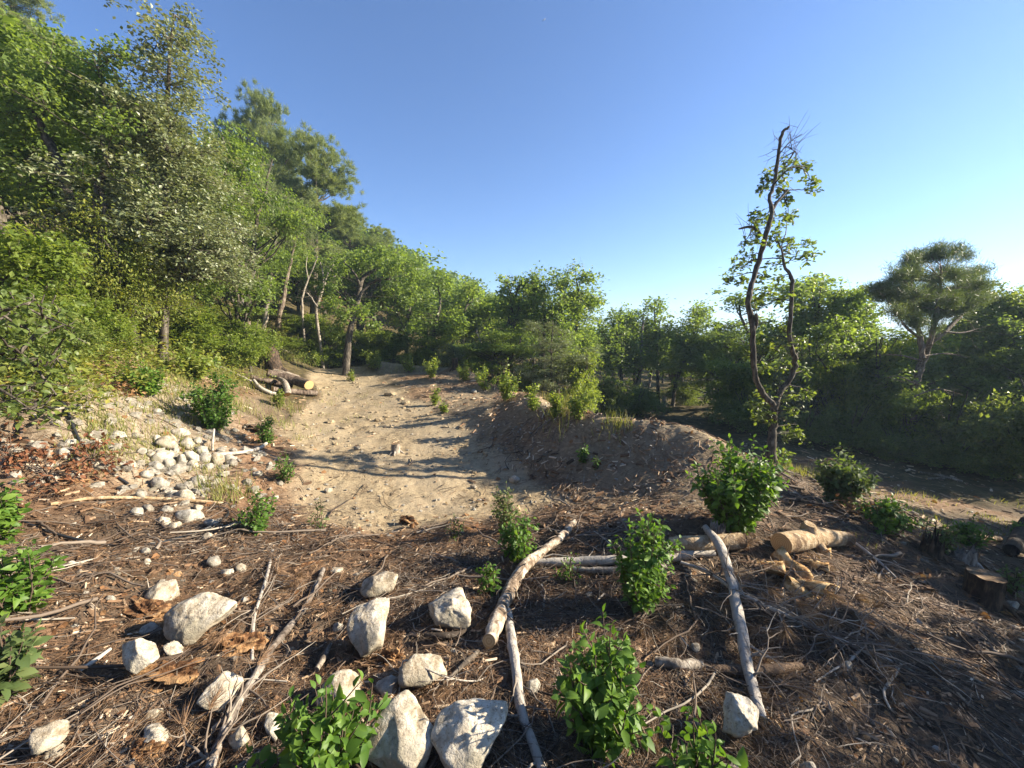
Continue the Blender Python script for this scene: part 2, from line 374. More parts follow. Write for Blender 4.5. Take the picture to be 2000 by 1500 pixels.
def inpoly(x, y, poly):
    x = np.asarray(x); y = np.asarray(y); c = np.zeros(x.shape, bool); n = len(poly)
    for i in range(n):
        x0, y0 = poly[i]; x1, y1 = poly[(i + 1) % n]
        if y0 == y1: continue
        k = ((y0 > y) != (y1 > y)) & (x < (x1 - x0) * (y - y0) / (y1 - y0) + x0); c ^= k
    return c
def sdpoly(x, y, poly):                    # positive inside
    d = np.full(np.shape(x), 1e9); n = len(poly)
    for i in range(n):
        a = np.array(poly[i]); b = np.array(poly[(i + 1) % n]); ab = b - a
        t = np.clip(((x - a[0]) * ab[0] + (y - a[1]) * ab[1]) / (ab @ ab + 1e-12), 0, 1)
        d = np.minimum(d, np.hypot(x - a[0] - t * ab[0], y - a[1] - t * ab[1]))
    return np.where(inpoly(x, y, poly), d, -d)
_ts = np.concatenate([np.arange(.6, 8, .02), np.arange(8, 30, .08), np.arange(30, 150, .5)])
def _march(px, py, H):
    r = ray(px, py); p = r[None] * _ts[:, None]; g = H(p[:, 0], p[:, 1]) - CZ - p[:, 2]
    k = np.argmax(g > 0)
    if not (g > 0).any(): k = len(_ts) - 1
    if k > 0:
        f = g[k - 1] / (g[k - 1] - g[k] + 1e-12); t = _ts[k - 1] + (_ts[k] - _ts[k - 1]) * f
    else: t = _ts[0]
    return t
def poly_of(pts): return [tuple((ray(*p) * _march(p[0], p[1], Hbase))[:2]) for p in pts]
TERR = poly_of([(585,1010),(690,1035),(850,1030),(960,1015),(1090,990),(1150,985),(1060,930),(960,870),(860,800),(770,752),(735,728),(690,717),(630,715),(590,742),(625,775),(590,800),(550,830),(555,900),(565,960)])
BERM = poly_of([(1090,1000),(1150,985),(1060,930),(960,870),(860,800),(770,752),(735,728),(730,712),(880,728),(1000,780),(1100,820),(1250,855),(1380,880),(1480,940),(1500,1000),(1380,1010),(1200,1010)])
CHALK = poly_of([(60,760),(160,740),(330,760),(450,800),(500,880),(520,930),(470,1000),(400,1040),(250,1000),(120,940),(30,900)])
CREST = np.array(poly_of([(735,716),(810,722),(880,730),(940,755),(1000,780),(1050,802),(1100,820),(1175,840),(1250,856),(1320,868),(1380,884)]))
def crest_d(x, y):
    d = np.full(np.shape(x), 1e9)
    for a, b in zip(CREST[:-1], CREST[1:]):
        ab = b - a; t = np.clip(((x - a[0]) * ab[0] + (y - a[1]) * ab[1]) / (ab @ ab), 0, 1); d = np.minimum(d, np.hypot(x - a[0] - t * ab[0], y - a[1] - t * ab[1]))
    return d
def zones(x, y):
    nz = fbm(x * 1.3, y * 1.3, 11); n2 = fbm(x * 4, y * 4, 21)
    te = sdpoly(x, y, TERR) + nz * .35 + n2 * .12
    be = sdpoly(x, y, BERM) + nz * .3 + n2 * .1
    ch = sdpoly(x, y, CHALK) + nz * .9 + n2 * .4
    clay = sstep(-.2, .25, te)
    berm = sstep(-.15, .2, be)
    chalk = sstep(-.25, .4, ch)
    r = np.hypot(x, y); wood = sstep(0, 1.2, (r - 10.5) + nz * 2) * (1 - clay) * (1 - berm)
    left = sstep(0, 1.5, -x - 4.6 + nz * 1.2) * (1 - clay)
    return clay, berm, chalk, wood, left
def H(x, y):
    x = np.asarray(x, float); y = np.asarray(y, float)
    h = Hbase(x, y); r = np.hypot(x, y); te = sstep(-.1, .4, sdpoly(x, y, TERR))
    be = sstep(-.1, .3, sdpoly(x, y, BERM))
    cd_ = crest_d(x, y); h = h + .22 * np.exp(-(cd_ / .42) ** 2) * (1 + .15 * vnoise(x * 1.7, y * 1.7, 61)); near = 1 - sstep(5, 14, r)
    h = h + fbm(x * 1.1, y * 1.1, 3) * (.10 * (1 - te) * (1 - .7 * be) + .05 * te) * sstep(0.5, 2.5, r)
    h = h + fbm(x * 3.6, y * 3.6, 7) * (.055 * (1 - te) + .035 * te - .02 * be)
    h = h + near * fbm(x * 13, y * 13, 9) * (.017 * (1 - te) + .012 * te)
    h = h + fbm(x * .25, y * .25, 13) * .5 * sstep(10, 25, r)
    return h
def gz(x, y): return float(H(np.array([x]), np.array([y]))[0])
def Gt(px, py): return _march(px, py, H)
def G(px, py):
    r = ray(px, py) * Gt(px, py); return np.array([r[0], r[1], r[2] + CZ])
def onground(px, t):                       # the ground point straight below the column px at depth t
    # depth along the view axis t -> solve for forward distance on the ground
    y = t
    for _ in range(6):
        x = (px - 1000.0) / FPX * t; z = gz(x, y) - CZ; y = (t + z * sP) / cP
    return np.array([x, y, gz(x, y)])

def build_ground():
    az = np.concatenate([np.linspace(-62, 62, 500), np.linspace(62, 298, 70)[1:-1]]) * math.pi / 180
    rr = np.concatenate([[.02, .3, .6], np.geomspace(.85, 5, 200), np.geomspace(5, 22, 150)[1:], np.geomspace(22, 700, 60)[1:]])
    A, R = np.meshgrid(az, rr); x = np.sin(A) * R; y = np.cos(A) * R
    z = H(x, y); n = len(az)
    idx = np.arange(x.size).reshape(x.shape)
    q = np.stack([idx[:-1], idx[1:], np.roll(idx[1:], -1, 1), np.roll(idx[:-1], -1, 1)], -1).reshape(-1, 4)
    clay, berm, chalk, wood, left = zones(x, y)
    red = np.clip(sstep(.1, .42, fbm(x * .9, y * .9, 31) + .12) * (1 - clay) * .55, 0, 1)
    # the bank between mound and terrace is reddish earth, the berm greyish tan earth under its chips
    bank = np.exp(-((sdpoly(x, y, TERR) + .35) / .4) ** 2) * sstep(3, -1.5, x) * (y < 7)
    red = np.clip(np.maximum(red, bank * .8), 0, .85)
    clay2 = np.clip(np.maximum(clay, berm * .55), 0, 1)
    lower = sstep(.3, 1.2, x - 3.4) * sstep(3.4, 4.4, y) * (1 - sstep(10, 11, np.hypot(x, y)))
    clay2 = np.maximum(clay2, lower * .35)
    clay2 = np.maximum(clay2, left * .35)
    clay2 = np.maximum(clay2, .85 * np.exp(-(crest_d(x, y) / .38) ** 2))
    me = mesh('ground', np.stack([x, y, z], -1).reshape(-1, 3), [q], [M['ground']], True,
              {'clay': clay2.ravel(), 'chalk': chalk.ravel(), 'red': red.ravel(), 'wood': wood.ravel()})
    return obj('ground', me, kind='structure')
ground = build_ground()
# ------------------------------------------------------------------ plants: generators
def bez(a, b, c, n):
    t = np.linspace(0, 1, n)[:, None]; return (1 - t) ** 2 * a + 2 * t * (1 - t) * b + t * t * c
def wob(p, rng, s):
    n = len(p); w = rng.normal(size=(n, 3)) * s; w[0] = 0; return p + np.cumsum(w, 0) * .6
def lobes_pts(rng, lobes, n, fill=.35):
    vol = np.array([l[3] * l[4] * l[5] for l in lobes]) ** .75; k = rng.choice(len(lobes), n, p=vol / vol.sum())
    L = np.array(lobes)[k]; d = rdir(rng, n); d[:, 2] = np.where(d[:, 2] < -.3, d[:, 2] * .5, d[:, 2])
    r = (1 - fill) + fill * rng.random(n) ** .5; inner = rng.random(n) < .22; r = np.where(inner, rng.random(n) * .7, r)
    return L[:, :3] + d * L[:, 3:6] * r[:, None]
def leaf_cloud(mb, rng, cen, n, sig, size, tpl, flat=.6, droop=.0, up=1.0, wid=1.0, tint_shift=None):
    N = len(cen); pos = np.repeat(cen, n, 0) + rng.normal(size=(N * n, 3)) * np.array([sig, sig, sig * flat])
    ax = rdir(rng, N * n); ax[:, 2] = ax[:, 2] * .5 - droop
    nr = rdir(rng, N * n); nr[:, 2] = np.abs(nr[:, 2]) + up
    tn = rng.random(N * n) * .75 + np.repeat(rng.random(N), n) * .25
    if tint_shift is not None: tn = np.clip(tn + np.repeat(tint_shift, n), 0, 1)
    leaf_batch(mb, pos, ax, nr, size * rng.uniform(.65, 1.25, N * n), tpl, tn, wid)
def needle_cloud(mb, rng, cen, n, ln, width, outward, sig):
    N = len(cen); pos = np.repeat(cen, n, 0) + rng.normal(size=(N * n, 3)) * sig
    ax = rdir(rng, N * n) + np.repeat(outward, n, 0) * .7; ax[:, 2] += .25
    tn = rng.random(N * n) * .6 + np.repeat(rng.random(N), n) * .4
    leaf_batch(mb, pos, ax, rdir(rng, N * n), ln * rng.uniform(.7, 1.2, N * n), NEED, tn, width)

def tree_proto(seed, Ht, lobes, nclu, nsub, nleaf, lsize, tpl, r0, leafm, barkm, lean=(0, 0), wiggle=.06, sig=.22, sub=.38,
               needles=None, top=.92, flat=.6, droop=.15, fill=.35, forks=1, dead=0, limb_drop=.30):
    """trunk with limbs (one mesh) and crown (one mesh), base at the origin"""
    rng = rs(seed); wood = []
    trunks = []
    for f in range(forks):
        n = 12; t = np.linspace(0, 1, n)
        dx = lean[0] + (rng.normal() * .16 * Ht if forks > 1 else 0); dy = lean[1] + (rng.normal() * .12 * Ht if forks > 1 else 0)
        p = np.stack([dx * t ** 1.3, dy * t ** 1.3, -.15 + t * (Ht * top + .15)], 1)
        w = np.cumsum(rng.normal(size=(n, 2)) * wiggle * Ht / n * 2.2, 0); w -= w[0]; p[:, :2] += w * t[:, None]
        r = r0 * (1 - t) ** .8 * (.8 if f else 1) + .012; r[0] *= 1.35
        trunks.append((p, r)); wood.append((p, r))
    cl = lobes_pts(rng, lobes, nclu, fill); cen = []; outw = []
    cc = np.mean([l[:3] for l in lobes], 0)
    mid = []
    for c in cl:
        tp, tr = trunks[rng.integers(forks)]
        hd = math.hypot(c[0] - lean[0] * .5, c[1] - lean[1] * .5)
        zt = max(c[2] - limb_drop * Ht * .5 - hd * .45, Ht * .14); k = int(np.clip(np.searchsorted(tp[:, 2], zt), 1, len(tp) - 1))
        a = tp[k]; b = a + (c - a) * np.array([.6, .6, .25]) + np.array([0, 0, .15 * hd])
        q = wob(bez(a, b, c, 8), rng, .035 * Ht / 6)
        rr = np.linspace(max(tr[k] * .45, .012), .007, 8); mid.append((q, rr)); wood.append((q, rr))
        subs = c + rng.normal(size=(nsub, 3)) * np.array([sub, sub, sub * .7])
        for s in (subs[:0] if needles else subs[::2]):
            j = rng.integers(4, 8); wood.append((wob(bez(q[j], (q[j] + s) / 2 + rng.normal(size=3) * .05, s, 4), rng, .02), np.linspace(.007, .003, 4)))
        cen.append(subs); outw.append(np.repeat(unit(c - cc)[None], nsub, 0))
    for _ in range(dead):
        tp, tr = trunks[0]; k = rng.integers(2, 7); d = unit(np.array([rng.normal(), rng.normal(), .2])); e = tp[k] + d * rng.uniform(.6, 1.4)
        wood.append((wob(bez(tp[k], (tp[k] + e) / 2 + [0, 0, .1], e, 6), rng, .04), np.linspace(.025, .005, 6)))
    cen = np.concatenate(cen); outw = np.concatenate(outw)
    wb = MB(); big = [w for w in wood if len(w[0]) == 12]; md = [w for w in wood if len(w[0]) in (8, 6)]; sm = [w for w in wood if len(w[0]) == 4]
    tubes(wb, big, 9); tubes(wb, md, 5); tubes(wb, sm, 3)
    lb = MB()
    if needles: needle_cloud(lb, rng, cen, nleaf, needles[0], needles[1], outw, sig)
    else: leaf_cloud(lb, rng, cen, nleaf, sig, lsize, tpl, flat, droop)
    return wb.mesh('trunk', [M[barkm]]), lb.mesh('crown', [M[leafm]], False), Ht

def oak_lobes(rng, Ht, W, n=7, low=.35):
    o = []
    for i in range(n):
        a = 6.283 * i / n + rng.normal() * .4; z = rng.uniform(low, .82) * Ht; e = math.sqrt(max(.15, 1 - ((z / Ht - .55) / .5) ** 2))
        o.append((math.cos(a) * W * .33 * e, math.sin(a) * W * .33 * e, z, W * .24, W * .24, Ht * .13))
    o.append((0, 0, Ht * .86, W * .2, W * .2, Ht * .13)); return o
PROTO = {}
def getp(k):
    if k in PROTO: return PROTO[k]
    if k.startswith('oak'):
        i = int(k[3:]); rng = rs(100 + i); Ht = 6.0; W = [4.2, 3.6, 4.6, 2.6, 3.4, 2.8][i]
        PROTO[k] = tree_proto(110 + i, Ht, oak_lobes(rng, Ht, W, [7, 6, 8, 6, 6, 7][i], [.35, .4, .3, .35, .25, .45][i]), [60, 54, 64, 44, 60, 44][i], 8, 40 if i in (0, 4) else 32, .092 if i in (0, 4) else .138, L6 if i in (0, 4) else L2, .11, 'oak_leaf', 'oak_bark',
                              lean=(rng.normal() * .4, rng.normal() * .4), wiggle=.09, forks=[1, 2, 1, 1, 2, 2][i], sig=.125, sub=.30)
    elif k.startswith('holm'):
        i = int(k[4:]); rng = rs(200 + i); Ht = 6.0
        lob = []
        for z, w in ((.31, 1.0), (.38, 1.15), (.46, 1.08), (.57, .88), (.68, .62), (.78, .40), (.88, .22), (.96, .09)):
            for a in range(4): an = a * 1.57 + z * 9; lob.append((math.cos(an) * w * .55, math.sin(an) * w * .55, z * Ht, w * .6, w * .6, .42))
        if i == 1: lob = [(0, 0, 2.0, 1.5, 1.5, 1.5), (.5, .2, 3.4, 1.3, 1.3, 1.2), (-.4, 0, 4.5, 1.0, 1.0, 1.2)]
        PROTO[k] = tree_proto(210 + i, Ht, lob, 104 if i == 0 else 70, 9, 42, .063, L2, .062, 'holm_leaf', 'oak_bark', wiggle=.02, sig=.085, sub=.22, fill=.5, top=.96, limb_drop=.12)
    elif k.startswith('pine'):
        i = int(k[4:]); rng = rs(300 + i); Ht = 10.0
        if i == 0: lob = [(0, 0, 8.6, 1.5, 1.5, 1.2), (.8, .5, 7.2, 1.7, 1.5, 1.0), (-1.0, -.3, 6.6, 1.6, 1.5, .9), (.3, -.9, 5.6, 1.8, 1.6, .8), (0, .8, 4.9, 1.7, 1.7, .7)]
        if i == 1: lob = [(0, 0, 9.0, 1.2, 1.2, .9), (.9, 0, 8.0, 1.4, 1.3, .8), (-.9, .4, 7.2, 1.5, 1.4, .8), (.9, -.5, 6.1, 1.4, 1.3, .6), (-1, -.5, 5.2, 1.3, 1.2, .5), (.4, .9, 4.2, 1.2, 1.1, .4)]
        if i == 2: lob = [(0, 0, 8.8, 2.2, 2.2, 1.0), (1.5, .5, 8.2, 1.6, 1.5, .8), (-1.6, -.2, 7.9, 1.5, 1.5, .7), (2.4, -.4, 7.2, 1.2, 1.1, .4), (-2.3, .6, 6.9, 1.0, 1.0, .4), (.2, -.8, 7.2, 1.5, 1.4, .5)]
        PROTO[k] = tree_proto(310 + i, Ht, lob, 90, 14, 60, 0, None, .17, 'pine_needle', 'pine_bark', wiggle=.03, needles=(.24, .95), sig=.06, sub=.34, dead=9, top=.93, limb_drop=.18,
                              lean=[(0, 0), (.3, 0), (.9, .3)][i], fill=.6)
    elif k.startswith('shrub'):
        i = int(k[5:]); rng = rs(400 + i); Ht = 2.0; W = [2.0, 2.6, 1.7, 2.2][i]
        lob = [(rng.normal() * W * .18, rng.normal() * W * .18, rng.uniform(.25, .75) * Ht, W * .36, W * .36, Ht * .26) for _ in range(6)]
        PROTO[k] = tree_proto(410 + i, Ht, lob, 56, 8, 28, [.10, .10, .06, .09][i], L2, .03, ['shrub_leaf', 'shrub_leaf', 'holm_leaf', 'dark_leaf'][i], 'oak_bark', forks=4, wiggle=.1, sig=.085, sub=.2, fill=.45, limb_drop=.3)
    elif k.startswith('smoke'):      # smoke-bush: round yellowing leaves
        rng = rs(500); Ht = 2.0
        lob = [(rng.normal() * .45, rng.normal() * .45, rng.uniform(.3, .8) * Ht, .6, .6, .45) for _ in range(6)]
        PROTO[k] = tree_proto(510, Ht, lob, 54, 7, 30, .062, L6, .025, 'yellow_leaf', 'oak_bark', forks=5, wiggle=.12, sig=.14, sub=.22, fill=.5, limb_drop=.4)
    return PROTO[k]
_first = {}
def plant(name, kind, label, cat, group, px, t, top=None, width=None, hgt=None, loc=None, rz=None, seed=None):
    """stand a plant at the column px, depth t; its top reaches photo row 'top' (or height hgt), crown is 'width' photo pixels wide"""
    rng = rs(seed if seed is not None else int(px * 13 + t * 101) & 0xffff)
    base = onground(px, t) if loc is None else np.array([loc[0], loc[1], gz(*loc[:2])])
    wm, cm, Ht = getp(kind)
    if hgt is None:
        r = ray(px, top); k = math.hypot(base[0], base[1]) / math.hypot(r[0], r[1]); hgt = r[2] * k + CZ - base[2]
    hgt = max(hgt, .3); sz = hgt / Ht
    if width is None: sx = sz
    else:
        W0 = np.ptp(np.array([v.co[:] for v in cm.vertices])[:, 0]) if kind not in _wid else _wid[kind]; _wid[kind] = W0
        sx = width / FPX * t / W0
    o = thing(name, label, cat, base, rng.uniform(0, 6.28) if rz is None else rz, group)
    o.scale = (sx, sx, sz)
    if top is not None and name.endswith(('tree', 'oak')):      # the slope's trees lean a little towards the light of the clearing
        rt = ray(px, top); xt = rt[0] * base[1] / rt[1]; o.rotation_mode = 'ZYX'; o.rotation_euler = (0, math.atan2((xt - base[0]) * .9, hgt), o.rotation_euler[2])
    obj('trunk' if not name.endswith('bush') and 'shrub' not in name else 'stems', wm, o); obj('crown', cm, o)
    return o
_wid = {}
# ------------------------------------------------------------------ standing trees
OAKS, PINES, SHRUBS = 'downy oaks round the clearing', 'pines on the slope and beyond the hedge', 'wild shrubs round the clearing'
# --- left slope
plant('pine_tree', 'pine0', 'tall hazy pine cut off by the top left corner', 'tree', PINES, 0, 17, -70, 260)
plant('pine_tree', 'pine0', 'hazy pine with a rounded top just right of the tall silvery oak', 'tree', PINES, 512, 22, 165, 190)
plant('pine_tree', 'pine1', 'broad pine with layered foliage, highest of those near the sky gap on the left slope', 'tree', PINES, 612, 21, 275, 230, rz=.6)
plant('pine_tree', 'pine1', 'pine with open grey branches behind the arched oak', 'tree', PINES, 690, 27, 418, 170)
plant('pine_tree', 'pine0', 'small rounded pine where the left slope meets the sky', 'tree', PINES, 738, 32, 436, 120)
plant('pine_tree', 'pine1', 'pine seen between the silvery oak and the leaning oak on the far left', 'tree', PINES, 300, 20, 230, 200)
plant('pine_tree', 'pine0', 'pine with low drooping boughs behind the pale trunks', 'tree', PINES, 560, 24, 330, 170)
holm = plant('holm_oak', 'holm0', 'tall cone-shaped silvery oak on a single bare trunk, left of the clearing', 'tree', OAKS, 318, 8.0, 30, 350, rz=2.2); holm.rotation_euler = (0, .17, 2.2)
plant('oak_tree', 'oak4', 'bright green oak pressed against the right side of the silvery oak', 'tree', OAKS, 470, 11.5, 250, 290)
plant('oak_tree', 'oak4', 'low leafy oak hanging over the felled log at the foot of the slope', 'tree', OAKS, 478, 15.5, 400, 190)
plant('oak_tree', 'oak2', 'dense bright oak filling the left edge below the tall pine', 'tree', OAKS, -20, 8.5, 40, 420)
plant('oak_tree', 'oak0', 'spreading oak above the yellow shrubs near the left edge', 'tree', OAKS, 95, 9.5, 110, 250)
plant('oak_tree', 'oak4', 'shaded oak high on the slope behind the leaning stems', 'tree', OAKS, 235, 13, 330, 230)
plant('oak_tree', 'oak1', 'bushy oak low on the slope left of the silvery oak', 'tree', OAKS, 180, 10.5, 300, 260)
plant('oak_tree', 'oak4', 'leafy young oak behind the bare trunk of the silvery oak', 'tree', OAKS, 335, 12.5, 420, 240)
# --- far edge of the clearing, left to right
plant('oak_tree', 'oak3', 'slim oak between the pale pine trunks and the arched oak', 'tree', OAKS, 585, 19, 470, 130)
plant('oak_tree', 'oak1', 'oak behind the arched oak, its crown just above it', 'tree', OAKS, 700, 20, 480, 180)
plant('oak_tree', 'oak5', 'narrow oak under the skyline of the far hill', 'tree', OAKS, 970, 20, 575, 154)
plant('holm_oak', 'holm1', 'grey-green dense oak in front of the tall centre clump', 'tree', OAKS, 1078, 12.5, 618, 189)
plant('oak_tree', 'oak4', 'low bushy oak just behind the berm shrubs', 'tree', OAKS, 985, 14.5, 640, 196)
plant('oak_tree', 'oak5', 'oak with a thin spire top left of the pale dead pole', 'tree', OAKS, 1235, 20, 603, 125)
plant('oak_tree', 'oak1', 'oak at the far end of the lower clearing', 'tree', OAKS, 1320, 22, 640, 168)
plant('oak_tree', 'oak0', 'wide oak at the right end of the lower clearing', 'tree', OAKS, 1405, 17, 640, 210)
# --- right wood
plant('oak_tree', 'oak2', 'big hazy oak right behind the lone twin-stemmed oak', 'tree', OAKS, 1480, 16.5, 548, 266)
plant('oak_tree', 'oak1', 'bright oak under the left limb of the umbrella pine', 'tree', OAKS, 1690, 13, 620, 224)
plant('pine_tree', 'pine1', 'thin pine with drooping boughs right of the umbrella pine', 'tree', PINES, 1890, 13.5, 580, 150)
plant('oak_tree', 'oak0', 'dark oak cut by the right edge', 'tree', OAKS, 1985, 11, 552, 240)
plant('oak_tree', 'oak4', 'shaded bushy oak below the right edge of the umbrella pine', 'tree', OAKS, 1925, 11.5, 640, 210)
plant('oak_tree', 'oak2', 'shaded oak in the corner where the hedge leaves the picture', 'tree', OAKS, 2080, 9.5, 590, 300)
# --- the wood's edge: shrubs
for px, t, top, w, k, lab in [
    (1245, 14.5, 740, 110, 'shrub3', 'dark shrub at the left mouth of the lower clearing'),
    (1195, 13.5, 715, 120, 'shrub3', 'shaded shrub below the centre clump, left of the lower clearing'),
    (1340, 19, 735, 110, 'shrub3', 'dark shrub at the far end of the lower clearing'),
    (1430, 14.5, 690, 150, 'shrub0', 'green shrub behind the lone twin-stemmed oak, left side'),
    (1505, 13, 700, 150, 'shrub1', 'green shrub behind the fork of the lone twin-stemmed oak'),
    (1460, 12.3, 760, 150, 'shrub3', 'dark low shrub at the foot of the lone oak, beyond the path'),
    (1575, 12, 640, 130, 'shrub2', 'greyish dense shrub right of the lone twin-stemmed oak'),
    (1625, 11.5, 690, 150, 'shrub1', 'bright hedge shrub under the thin-trunked oak'),
    (1700, 11.2, 640, 190, 'shrub0', 'sunlit arching shrub at the top of the hedge'),
    (1570, 10.6, 790, 130, 'shrub3', 'dark hedge shrub beside the lone oak trunk'),
    (1660, 10.2, 780, 150, 'shrub3', 'shaded hedge shrub above the path, centre of the hedge'),
    (1765, 10.2, 745, 170, 'shrub1', 'green hedge shrub below the umbrella pine trunk'),
    (1750, 9.6, 830, 150, 'shrub3', 'dark hedge shrub standing on the path edge'),
    (1850, 9.6, 745, 190, 'shrub3', 'dark hedge shrub right of the umbrella pine trunk'),
    (1940, 9.0, 745, 210, 'shrub3', 'black-green hedge shrub near the right edge'),
    (1860, 8.9, 850, 150, 'shrub3', 'low dark hedge shrub over the shaded path'),
    (2020, 8.4, 720, 260, 'shrub3', 'dark shrub cut by the right edge above the path'),
    (1970, 8.3, 850, 170, 'shrub3', 'low dark shrub where the path leaves on the right')]:
    plant('shrub', k, lab, 'shrub', SHRUBS, px, t, top, w)
# --- the left slope: shrubs
for px, t, top, w, k, lab in [
    (30, 5.4, 440, 260, 'shrub0', 'loose green shrub at the left edge below the big oak'),
    (150, 6.6, 455, 220, 'smoke0', 'yellowing smoke bush under the leaning stems'),
    (245, 7.2, 440, 220, 'smoke0', 'golden smoke bush between leaning stems and silvery oak'),
    (60, 4.6, 560, 230, 'shrub3', 'green shrub on the stony slope at the left edge'),
    (175, 6.2, 575, 200, 'shrub1', 'low green shrub on the slope left of the silvery oak'),
    (270, 8.6, 560, 170, 'smoke0', 'smoke bush just left of the silvery oak trunk'),
    (490, 11.2, 615, 150, 'shrub1', 'leafy shrub between the silvery oak and the felled log'),
    (360, 10, 590, 190, 'shrub0', 'green shrub right behind the silvery oak trunk'),
    (410, 13.5, 590, 150, 'smoke0', 'yellow shrub above the cut log on the slope'),
    (455, 16, 600, 140, 'shrub1', 'shrub at the foot of the pale pine trunks'),
    (520, 17.5, 610, 130, 'shrub2', 'grey shrub between the pale pine trunks'),
    (600, 18, 610, 130, 'shrub1', 'shrub behind the twisted bare tree'),
    (640, 17, 640, 110, 'shrub0', 'green shrub left of the arched oak trunk'),
    (570, 16.5, 655, 110, 'shrub1', 'low shrub in the grass beyond the leaning stump'),
    (715, 18, 640, 120, 'shrub0', 'shrub right of the arched oak trunk'),
    (770, 19, 640, 130, 'shrub1', 'shrub under the rounded oak behind the berm'),
    (830, 17.5, 650, 120, 'shrub0', 'shrub beneath the forked oak behind the berm'),
    (900, 17, 655, 120, 'shrub2', 'grey-green shrub behind the stump on the berm'),
    (950, 15.5, 665, 110, 'shrub1', 'shrub just beyond the berm, left of the grey-green oak'),
    (1025, 13, 690, 90, 'shrub3', 'dark shrub at the foot of the grey-green oak'),
    (1140, 12.2, 680, 110, 'shrub0', 'shrub at the right foot of the tall centre clump')]:
    plant('shrub', k, lab, 'shrub', SHRUBS, px, t, top, w)
# --- unseen trees added beyond the right edge to shade the right of the mound
for x, y, h, k, lab in [(7.4, 2.4, 4.2, 'oak2', 'unseen oak added for shade beyond the right edge, nearest to the mound'), (7.8, .7, 4.6, 'oak0', 'unseen oak added for shade beyond the right edge, behind the viewer'),
                        (12, 5.0, 4.4, 'oak1', 'unseen oak added for shade beyond the right edge, farther along the path')]:
    plant('oak_tree', k, lab, 'tree', OAKS, 0, 0, hgt=h, loc=(x, y), seed=int(x * 10))

# --- the far wood on the hill and in the valley: one mass nobody could count
def far_wood():
    rng = rs(900); mb = MB(); wb = MB(); spots = []
    def ok(x, y): return all((x - a) ** 2 + (y - b) ** 2 > d for a, b, d in spots)
    tries = [(rng.uniform(-75, 12), rng.uniform(26, 105)) for _ in range(1500)] + [(rng.uniform(-4, 60), rng.uniform(27, 70)) for _ in range(600)] + [(rng.uniform(-26, -11), rng.uniform(6, 30)) for _ in range(60)]
    X = np.array(tries)[:, 0]; Y = np.array(tries)[:, 1]; Z = H(X, Y)
    for x, y, z in zip(X, Y, Z):
        if abs(math.atan2(x, y)) > math.radians(62) and x < 10: continue
        R = math.hypot(x, y); sp = 1.6 + R / 30
        if not ok(x, y): continue
        spots.append((x, y, sp * sp))
        h = rng.uniform(4.2, 6.2) * (1.0 if x < 5 else .82) ; W = h * rng.uniform(.5, .75)
        lob = [(rng.normal() * W * .2, rng.normal() * W * .2, h * rng.uniform(.35, .8), W * .32, W * .32, h * .2) for _ in range(5)]
        n = int(np.clip(1000 * 28 / R, 300, 1000)); s = float(np.clip(R * .0115, .2, .66))
        c = lobes_pts(rng, lob, max(n // 9, 20), .6) + np.array([x, y, z])
        leaf_cloud(mb, rng, c, 9, .3 + s * .5, s, L2, .7, .1, tint_shift=np.full(len(c), rng.normal() * .14))
        if R < 60: tubes(wb, [(np.array([(x, y, z - .2), (x + rng.normal() * .1, y, z + h * .4), (x + rng.normal() * .3, y, z + h * .8)]), np.array([.13, .1, .03]))], 5)
    o = obj('far_wood', mb.mesh('far_wood', [M['oak_leaf']], False), kind='stuff')
    obj('far_trunks', wb.mesh('far_trunks', [M['oak_bark']]), o, kind='stuff')
    print('far wood trees', len(spots), 'tris', sum(len(f) for f in mb.t))
far_wood()
